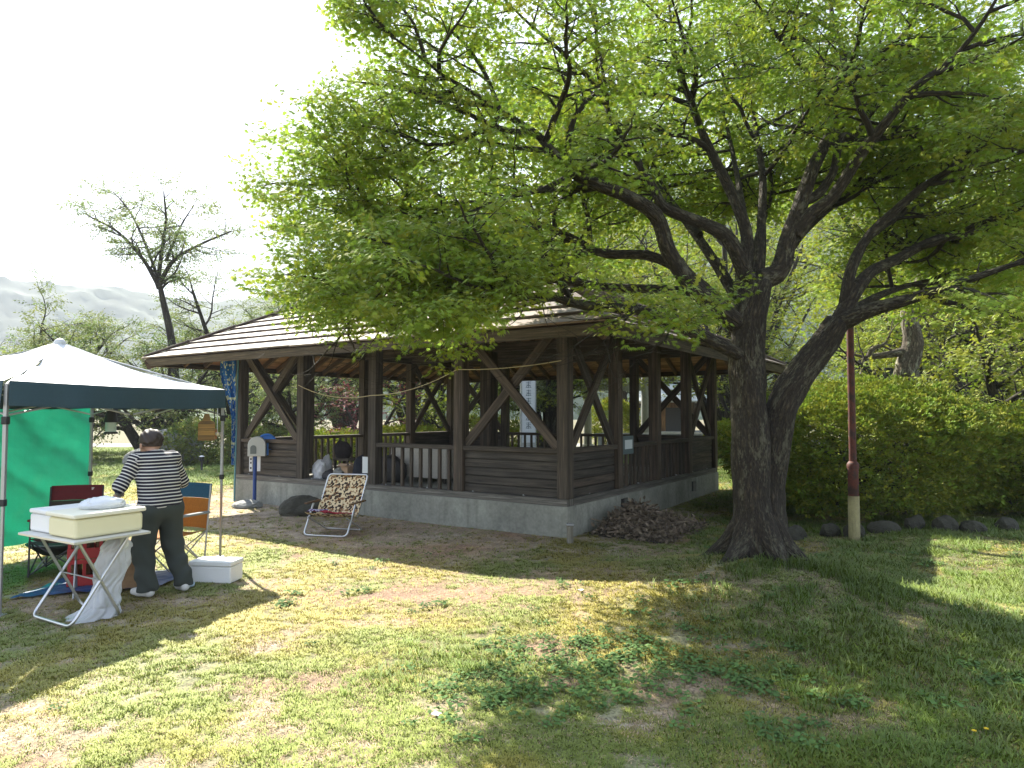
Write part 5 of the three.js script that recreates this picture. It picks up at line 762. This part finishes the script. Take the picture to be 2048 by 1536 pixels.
{ const t = thing('bench_table', 'long table covered by a pale cloth inside the pavilion', 'table', hallPos(862, 1.25), PT), cl = std([0.62, 0.60, 0.54], 0.85, { map: rep(tCloth, 8) }); part('tabletop', moved(box(1.25, 0.03, 0.65, 0.006), 0, 0.62, 0), M.plank[1], t); for (const x of [-0.55, 0.55]) for (const z of [-0.27, 0.27]) part('leg', moved(box(0.05, 0.60, 0.05, 0.005), x, 0.302, z), M.plank[0], t);
  const g = sheet((s, v) => { const a = s * 2 * (1.32 + 0.70), q = v * 0.55; let x, z; const W = 0.66, D = 0.35; if (a < 2 * W) { x = -W + a; z = D; } else if (a < 2 * W + 2 * D) { x = W; z = D - (a - 2 * W); } else if (a < 4 * W + 2 * D) { x = W - (a - 2 * W - 2 * D); z = -D; } else { x = -W; z = -D + (a - 4 * W - 2 * D); } const f = 1 + 0.05 * v * Math.sin(s * 95); return V(x * f, 0.645 - q, z * f * (1 + 0.05 * v)); }, 220, 6, [4, 0.6]);
  const cloth = thing('tablecloth', 'pale cloth hanging over the long table inside the pavilion', 'tablecloth', hallPos(862, 1.25), PT); part('drape', g, cl, cloth); part('cloth_top', moved(box(1.32, 0.006, 0.70, 0.002), 0, 0.646, 0), cl, cloth); }
{ // rope strung between the posts
  const a = V(-PW * 3 / 4 - 0.02, 2.28, 0.11), b = V(-PW / 2, 2.06, 0.11), c = V(-PW / 4, 2.44, 0.11), d = V(0, 2.5, 0.11), pts = []; for (const [s, e, sag] of [[a, b, 0.12], [b, c, 0.1], [c, d, 0.04]]) for (let k = 0; k <= 10; k++) { const t = k / 10, p = s.clone().lerp(e, t); p.y -= sag * 4 * t * (1 - t); pts.push(p); }
  solo('rope', tube(pts, 0.007, 6), std([0.55, 0.47, 0.27], 0.9), 'thin yellowish rope strung slackly between the front posts', 'rope', null, pavilion.position.toArray(), PT); }
{ // blue banner on its pole at the far corner
  const q = at(472, 1000, 13.75), o = [q.x, height(q.x, 13.75), -13.75], b = thing('banner', 'gathered blue and white banner tied to a pole at the pavilion corner', 'banner', o);
  part('pole', rod(V(0, 0, 0), V(0.03, 2.92, 0), 0.018, 10), std([0.10, 0.25, 0.28], 0.5), b); part('cross_bar', rod(V(0.03, 2.88, 0), V(-0.32, 2.88, 0.0), 0.010), M.steel, b);
  const pr = texture(128, (u, v) => { const a = tileNoise(u, v, 7, 9, 2), s = Math.abs(v - 0.92) < 0.025 || tileNoise(u, v, 16, 18, 2) > 0.66; return s ? [0.78, 0.80, 0.68] : a > 0.5 ? [0.10, 0.40, 0.66] : [0.07, 0.32, 0.60]; });
  part('cloth', thick(sheet((s, t) => { const w = t < 0.6 ? lerp(0.33, 0.07, sstep(0.1, 0.6, t)) : 0.07; return V(0.012 - s * w - 0.004, 2.87 - 2.15 * t, 0.035 * Math.sin(s * 12 + t * 4) * (1 - 0.5 * t) + 0.02); }, 26, 50, [1, 2.4]), 0.003), std([1, 1, 1], 0.8, { map: pr }), b); }
{ // blue post with grey housing
  const x = (512 - 1024) / FOCAL * 13.3, p = thing('blue_post', 'blue post carrying a grey domed housing and white signs', 'post', gp(x, 13.3)); p.rotation.y = 0.25;
  const blue = std([0.01, 0.05, 0.22], 0.45), sky = std([0.02, 0.17, 0.55], 0.45), grey = std([0.46, 0.47, 0.43], 0.5);
  part('post', new THREE.CylinderGeometry(0.035, 0.035, 1.25, 14).translate(0, 0.625, 0), blue, p);
  for (const s of [-1, 1]) part('sign_plate', moved(box(0.06, 0.31, 0.012, 0.002), s * 0.072, 0.79, 0.02), std([0.75, 0.76, 0.78], 0.5), p); { const pl = p.children[p.children.length - 2]; for (const y of [0.70, 0.80, 0.87]) part('marking', moved(box(0.028, 0.035, 0.003, 0.001), -0.072, y, 0.0275), M.dark, pl); }
  const dome = new THREE.Shape(); dome.moveTo(-0.15, 0); dome.lineTo(0.15, 0); dome.lineTo(0.15, 0.20); dome.absarc(0, 0.20, 0.15, 0, Math.PI, false); dome.closePath();
  part('housing', new THREE.ExtrudeGeometry(dome, { depth: 0.2, bevelSize: 0.012, bevelThickness: 0.012, bevelSegments: 2, curveSegments: 14 }).translate(0.04, 0.94, -0.08), grey, p);
  const win = new THREE.Shape(); win.moveTo(-0.055, 0); win.lineTo(0.055, 0); win.lineTo(0.055, 0.11); win.absarc(0, 0.11, 0.055, 0, Math.PI, false); win.closePath(); part('panel', new THREE.ExtrudeGeometry(win, { depth: 0.006, bevelEnabled: false }).translate(-0.02, 0.975, 0.134), std([0.13, 0.15, 0.14], 0.4), p);
  part('backboard', new THREE.ExtrudeGeometry(dome, { depth: 0.10, bevelSize: 0.01, bevelThickness: 0.01, bevelSegments: 1, curveSegments: 14 }).scale(1.1, 1.15, 1).translate(0.20, 0.94, -0.21), sky, p); part('hood_trim', new THREE.TorusGeometry(0.165, 0.02, 8, 20, Math.PI).translate(0.2, 1.17, -0.10), sky, p); }
solo('step_stone', rockGeo(0.55, 0.16, 0.4, 14), M.granite, 'pale flat stone at the foot of the blue post', 'stone', null, gp((500 - 1024) / FOCAL * 12.9, 12.9));
solo('step_stone', rockGeo(0.75, 0.42, 0.5, 17), M.darkstone, 'dark rounded step stone against the base behind the aluminium chair', 'stone', null, gp((606 - 1024) / FOCAL * 11.95, 11.95));
{ // notice on the right-hand rail
  const g = thing('notice_board', 'grey notice with white panel hung on the balustrade rail', 'notice', toWorld(0.085, 1.08, -1.98).toArray(), PT + Math.PI / 2); part('board', moved(box(0.42, 0.30, 0.015, 0.003), 0, 0.15, 0), std([0.10, 0.14, 0.15], 0.6), g); part('white_panel', moved(box(0.29, 0.15, 0.006, 0.001), 0, 0.16, 0.011), std([0.62, 0.68, 0.70], 0.6), g); }
{ // heap of dead branches and leaves by the right-hand wall
  const r = rngOf(501), h = thing('brush_pile', 'heap of dead twigs and brown leaves against the concrete base', 'brush pile', toWorld(0.62, 0, -1.15).toArray(), PT), T = new Tubes(), list = [];
  const prof = (x, z) => 0.31 * Math.exp(-(x * x / 0.15 + z * z / 0.30));
  part('heap', sheet((s, t) => { const x = lerp(-0.42, 0.75, s), z = lerp(-1.0, 0.9, t); return V(x, prof(x, z) * 0.9 + 0.06 * (fbm(x * 7, z * 7, 3) - 0.55), z); }, 30, 50, [2, 4]), std([0.12, 0.10, 0.075], 0.95, { map: tSoil, bumpMap: tSoil, bumpScale: 0.02 }), h);
  for (let k = 0; k < 170; k++) { const x = rr(-0.36, 0.6, r), z = rr(-0.8, 0.75, r), y = prof(x, z), a = r() * 6.28, L = rr(0.15, 0.6, r), d = V(Math.cos(a), rr(-0.25, 0.3, r), Math.sin(a)).multiplyScalar(L / 2), c = V(x, y + 0.03 + 0.04 * r(), z); if (c.x - Math.abs(d.x) < -0.48) continue; T.add([c.clone().sub(d), c.clone().add(randDir(r).multiplyScalar(0.02)), c.clone().add(d)], [0.008 * rr(0.5, 1.5, r), 0.007, 0.003], 5); }
  part('sticks', T.geo(), std([0.24, 0.19, 0.14], 0.9), h).userData.kind = 'stuff';
  for (let k = 0; k < 1500; k++) { const x = rr(-0.38, 0.75, r), z = rr(-0.95, 0.85, r), g = 0.5 + 0.9 * r(); list.push([V(x, prof(x, z) + 0.01 + 0.05 * r(), z), randDir(r), 0.9 + 0.5 * r(), [g, g * 0.95, g * 0.9], V(rr(-1, 1, r), 0, rr(-1, 1, r))]); }
  foliage('dead_leaves', [spray('oval', 3, 0.06, 0.08, 0.04, rngOf(77), 0.4)], std([0.17, 0.14, 0.105], 0.9), list, h); }
{ const q = at(1139, 1084, 9.25), p = thing('stub_post', 'short white stub post at the near corner of the base', 'post', gp(q.x, 9.25)); part('post', moved(box(0.085, 0.24, 0.085, 0.01), 0, 0.12, 0), std([0.55, 0.53, 0.45], 0.8, { map: woodMap }), p); part('cap', moved(box(0.1, 0.025, 0.1, 0.006), 0, 0.254, 0), M.steel, p); }
{ // rusty lamp pole
  const x = (1703 - 1024) / FOCAL * 9.4, p = thing('rusty_pole', 'rusty red pole with pale concrete sleeve in front of the bush', 'pole', gp(x, 9.4, -0.02)), rustT = texture(256, (u, v) => { const a = tileNoise(u, v, 6, 10, 4), b = tileNoise(u, v, 30, 30, 2); const k = sstep(0.42, 0.62, a); return [lerp(0.33, 0.21, k) + 0.10 * (b - 0.5), lerp(0.15, 0.115, k) + 0.05 * (b - 0.5), lerp(0.10, 0.09, k)]; }), rust = std([1, 1, 1], 0.7, { map: rep(rustT, 1, 4) });
  part('sleeve', new THREE.CylinderGeometry(0.072, 0.075, 0.62, 18).translate(0, 0.31, 0), std([0.60, 0.54, 0.30], 0.85, { map: rep(tConc, 1) }), p);
  part('base_pipe', new THREE.LatheGeometry([[0, 0.6], [0.068, 0.6], [0.068, 0.98], [0.078, 1.0], [0.078, 1.05], [0.05, 1.09], [0, 1.09]].map(([a, b]) => new THREE.Vector2(a, b)), 18), rust, p); part('pole', new THREE.CylinderGeometry(0.046, 0.048, 2.0, 16).translate(0, 2.05, 0), rust, p);
  part('cap', new THREE.SphereGeometry(0.05, 14, 8).translate(0, 3.05, 0), rust, p); }
const ROCK = ['edging rock closest to the maple trunk at the foot of the bush', 'edging rock between the one by the trunk and the rusty pole', 'edging rock right behind the foot of the rusty pole', 'first edging rock past the rusty pole, away from the trunk', 'second edging rock past the rusty pole, away from the trunk', 'third edging rock past the rusty pole, away from the trunk', 'fourth edging rock past the rusty pole, away from the trunk', 'last edging rock, by the picture edge'];
{ const r = rngOf(88); let px = 1585, k = 0; while (px < 2050) { const d = 9.75 + 0.12 * Math.sin(k * 2.1) - 0.25 * (px > 1900), x = (px - 1024) / FOCAL * d, w = rr(0.26, 0.48, r); if (Math.abs(x - 4.64) > 0.3 || true) solo('edging_rock', rockGeo(w * 1.15, rr(0.17, 0.27, r), rr(0.25, 0.36, r), 60 + k, 4), M.darkstone, ROCK[k % ROCK.length], 'rock', 'edging rocks along the foot of the bush', gp(x, d, -0.03), r() * 3); px += w * FOCAL / d * 0.95 + rr(2, 26, r); k++; } }
{ const q = at(1788, 800, 15), b = thing('dark_board', 'dark green upright board behind the pale gnarled trunk', 'board', [q.x, 0, -15], -0.3), m = std([0.025, 0.045, 0.035], 0.7, { map: woodMap }); for (let k = 0; k < 3; k++) part('plank', moved(box(0.115, 2.75, 0.05, 0.004), -0.12 + k * 0.12, 1.38, 0), m, b); }
{ // dandelions and small pale things on the lawn
  const spot = (px, py) => { let d = 4; for (let k = 0; k < 40; k++) { const y = at(px, py, d).y, x = at(px, py, d).x; d += (y - height(x, d)) * 1.2; } return [at(px, py, d).x, d]; };
  [[1928, 1466, 'dandelion flower at the lower edge of the shaded lawn, left of the two'], [1952, 1462, 'dandelion flower at the lower edge of the shaded lawn, right of the two']].forEach(([px, py, lab]) => { const [x, d] = spot(px, py), f = thing('dandelion', 'yellow ' + lab, 'flower', gp(x, d)); part('stalk', rod(V(0, 0, 0), V(0.004, 0.045, 0), 0.0018, 5), mapleMat, f); const g = []; for (let k = 0; k < 26; k++) { const a = k * 2.4, e = 0.25 + 0.75 * (k / 26); g.push(new THREE.BoxGeometry(0.016 * e, 0.0012, 0.0035).translate(0.008 * e, 0, 0).rotateZ(0.9 - 0.7 * e).rotateY(a).translate(0.004, 0.046, 0)); } part('petals', mergeGeometries(g), std([0.75, 0.52, 0.02], 0.7), f); });
  const bits = [[876, 1423, 'white scrap on the shaded lawn near the picture bottom'], [1160, 1180, 'small white scrap lying where the roof shadow ends']]; bits.forEach(([px, py, lab]) => { const [x, d] = spot(px, py); solo('paper_scrap', sheet((s, t) => V((s - 0.5) * 0.05, 0.008 + 0.012 * fbm(s * 4, t * 4, 2), (t - 0.5) * 0.04), 6, 6), std([0.7, 0.7, 0.68], 0.8), lab, 'scrap', null, gp(x, d, 0.01), px); });
}
// ---------------------------------------------------------------- far setting
{
  const ridge = (az, list) => { for (let k = 0; k < list.length - 1; k++) if (az <= list[k + 1][0]) { const t = clamp((az - list[k][0]) / (list[k + 1][0] - list[k][0])); return lerp(list[k][1], list[k + 1][1], t * t * (3 - 2 * t)); } return list[list.length - 1][1]; };
  const mountain = (name, label, dist, prof, seed, col, depth) => {
    const p = [], c = [], idx = [], nu = 260, nv = 26;
    for (let j = 0; j <= nv; j++) for (let i = 0; i <= nu; i++) {
      const px = lerp(-900, 3000, i / nu), az = Math.atan((px - 1024) / FOCAL), t = j / nv, D = dist + depth * t, top = (827 - ridge(px, prof)) / FOCAL * (dist + depth) / Math.cos(az) * Math.cos(az);
      const x = Math.tan(az) * D, n = fbm(x * 0.012 + seed, D * 0.012, 4), f = fbm(x * 0.09 + seed, D * 0.09 + j, 3);
      const y = top * Math.pow(t, 0.9) * (0.86 + 0.28 * n * (1 - 0.5 * t)) + (f - 0.5) * 9 * Math.min(1, t * 4);
      p.push(x, y - 1, -D); const g = 0.7 + 0.6 * fbm(x * 0.05 + 3, y * 0.08 + seed, 3); c.push(col[0] * g, col[1] * g, col[2] * g);
    }
    for (let j = 0; j < nv; j++) for (let i = 0; i < nu; i++) { const k = j * (nu + 1) + i; idx.push(k, k + 1, k + nu + 1, k + 1, k + nu + 2, k + nu + 1); }
    const g = geoOf(p, idx); g.setAttribute('color', new THREE.Float32BufferAttribute(c, 3)); structure(name, g, std([1, 1, 1], 0.95, { vertexColors: true }), label, 'mountain');
  };
  mountain('mountain', 'far hazy blue mountain ridge', 480, [[-900, 560], [0, 540], [160, 552], [420, 575], [700, 540], [3000, 500]], 5, [0.05, 0.075, 0.045], 160);
  mountain('wooded_hill', 'wooded hillside rising behind the pavilion and the maple', 190, [[-900, 830], [330, 790], [560, 560], [700, 430], [850, 390], [1100, 345], [1300, 325], [1500, 320], [2048, 330], [3000, 360]], 9, [0.055, 0.085, 0.035], 130);
  // pale road and rough bank beyond the lawn
  const road = sheet((s, t) => V(lerp(-40, 4, s), 0.02 + 0.01 * Math.sin(s * 9), lerp(-40, -36, t)), 30, 3, [20, 2]);
  structure('road', road, std([0.46, 0.46, 0.45], 0.9, { map: rep(tConc, 1) }), 'pale gravel road beyond the far trees', 'road');
}
// boulders under the cherry tree
{ const b = [[352, 915, 24, 2.0, 1.5, 1.4, 'big grey boulder beneath the many stemmed cherry tree'], [300, 918, 22.5, 1.6, 0.8, 1.2, 'lower grey boulder behind the person']];
  b.forEach(([px, py, d, w, h, l, lab], k) => { const q = at(px, py, d); solo('boulder', rockGeo(w, h, l, k + 3), M.stone, lab, 'boulder', null, [q.x, height(q.x, d) - 0.02, -d]); }); }
{ const q = at(406, 918, 21), g = thing('garden_light', 'small dark garden lamp post on the far lawn', 'lamp', [q.x, height(q.x, 21), -21]); part('stem', new THREE.CylinderGeometry(0.03, 0.03, 0.3, 8).translate(0, 0.15, 0), M.dark, g); part('head', new THREE.CylinderGeometry(0.07, 0.06, 0.13, 10).translate(0, 0.365, 0), M.black, g); part('cap', new THREE.CylinderGeometry(0.03, 0.09, 0.04, 10).translate(0, 0.452, 0), M.steel, g); }
// inscribed stone pillar
{
  const d = 24, q = at(1056, 880, d), g = thing('stone_pillar', 'tall pale stone pillar with a column of carved characters', 'monument', [q.x, height(q.x, d), -d], 0.08);
  part('plinth', moved(box(1.0, 0.5, 0.9, 0.03), 0, 0.25, 0), M.stone, g); part('step', moved(box(1.5, 0.25, 1.3, 0.03), 0, 0.122, 0), M.darkstone, g);
  const cv = document.createElement('canvas'); cv.width = 128; cv.height = 640; const x = cv.getContext('2d');
  x.fillStyle = '#b9c0c4'; x.fillRect(0, 0, 128, 640); const r = rngOf(66);
  for (let k = 0; k < 2200; k++) { const v = 165 + 50 * r(); x.fillStyle = `rgba(${v},${v + 5},${v + 8},0.35)`; x.fillRect(r() * 128, r() * 640, 2 + 3 * r(), 2 + 5 * r()); }
  x.strokeStyle = '#4c5960'; x.lineCap = 'round';
  for (let k = 0; k < 6; k++) { const cy = 60 + k * 82; x.lineWidth = 5; for (let s = 0; s < 4; s++) { x.beginPath(); x.moveTo(40 + 4 * r(), cy - 26 + s * 17); x.lineTo(84 + 4 * r(), cy - 28 + s * 17); x.stroke(); } x.lineWidth = 6; x.beginPath(); x.moveTo(62 + 3 * r(), cy - 32); x.lineTo(60, cy + 30); x.stroke(); x.lineWidth = 4; x.beginPath(); x.moveTo(56, cy); x.lineTo(36, cy + 28); x.moveTo(66, cy); x.lineTo(90, cy + 28); x.stroke(); }
  const t = new THREE.CanvasTexture(cv); t.colorSpace = THREE.SRGBColorSpace;
  const side = std([0.50, 0.53, 0.55], 0.85, { map: rep(tConc, 0.5) }), face = std([0.85, 0.85, 0.85], 0.85, { map: t });
  part('shaft', moved(box(0.54, 2.52, 0.4, 0.02), 0, 0.5 + 1.26, 0), side, g);
  part('inscription', new THREE.BoxGeometry(0.44, 2.2, 0.012).translate(0, 0.5 + 1.34, 0.204), face, g, 'face of the pillar with a column of carved characters');
  part('cap_stone', new THREE.ConeGeometry(0.37, 0.14, 4).rotateY(Math.PI / 4).scale(1, 1, 0.75).translate(0, 3.09, 0), side, g);
}
// stone gate
{
  const a = at(1175, 890, 34), b = at(1290, 890, 34), g = thing('stone_gate', 'pale grey stone shrine gate with two round pillars', 'gate', [(a.x + b.x) / 2, 0, -34]), w = (b.x - a.x) / 2;
  for (const s of [-1, 1]) { part('pillar', new THREE.CylinderGeometry(0.17, 0.21, 3.9, 14).translate(s * w, 1.95, 0), M.granite, g); part('pillar_foot', new THREE.CylinderGeometry(0.3, 0.34, 0.25, 14).translate(s * w, 0.12, 0), M.granite, g); }
  part('tie_beam', moved(box(2 * w + 1.4, 0.36, 0.24, 0.02), 0, 3.05, 0), M.granite, g);
  part('lintel', moved(box(2 * w + 1.7, 0.26, 0.34, 0.02), 0, 4.03, 0), M.granite, g); part('top_lintel', moved(box(2 * w + 2.3, 0.2, 0.5, 0.03), 0, 4.26, 0), M.granite, g);
  part('centre_strut', moved(box(0.3, 0.66, 0.16, 0.01), 0, 3.565, 0), M.granite, g);
}
// little shrine hall behind the gate
{
  const c = at(1345, 862, 42), g = thing('shrine_hall', 'small brown shrine hall with pale roof edge', 'building', [c.x, 0, -42], -0.2);
  part('stone_base', moved(box(3.6, 0.7, 3.2, 0.03), 0, 0.35, 0), M.granite, g);
  const n = 9; for (let k = 0; k < n; k++) part('wall_board', moved(box(2.4 / n - 0.015, 1.7, 0.06, 0.004), -1.2 + (k + 0.5) * 2.4 / n, 1.55, 1.1), M.deck[k % 3], g);
  part('wall_body', moved(box(2.4, 1.7, 2.1, 0.01), 0, 1.55, 0), M.plank[3], g); part('door', moved(box(0.9, 1.4, 0.06, 0.01), 0, 1.4, 1.165), M.dark, g);
  const rf = (s) => sheet((u, t) => V(lerp(-2.1, 2.1, u), 3.55 - 1.15 * t - 0.25 * t * (1 - t), s * 2.0 * t), 6, 8, [4, 2]); for (const s of [-1, 1]) part('roof', thick(rf(s), s * 0.1), std([0.42, 0.45, 0.46], 0.5), g);
  part('ridge', moved(box(4.3, 0.2, 0.3, 0.03), 0, 3.62, 0), M.granite, g);
  for (const [x, z] of [[-1.15, 1.5], [1.15, 1.5]]) part('porch_post', moved(box(0.14, 1.75, 0.14, 0.01), x, 1.57, z), M.plank[3], g);
}
{ const c = at(1300, 866, 30), g = thing('stone_fence', 'low white stone fence in front of the shrine hall', 'fence', [c.x, 0, -30]); for (let k = 0; k < 12; k++) part('stone_post', moved(box(0.16, 0.75, 0.16, 0.01), -2.2 + k * 0.4, 0.38, 0), M.granite, g); part('rail', moved(box(4.8, 0.14, 0.2, 0.01), 0, 0.83, 0), M.granite, g); }

renderer.render(scene, camera);
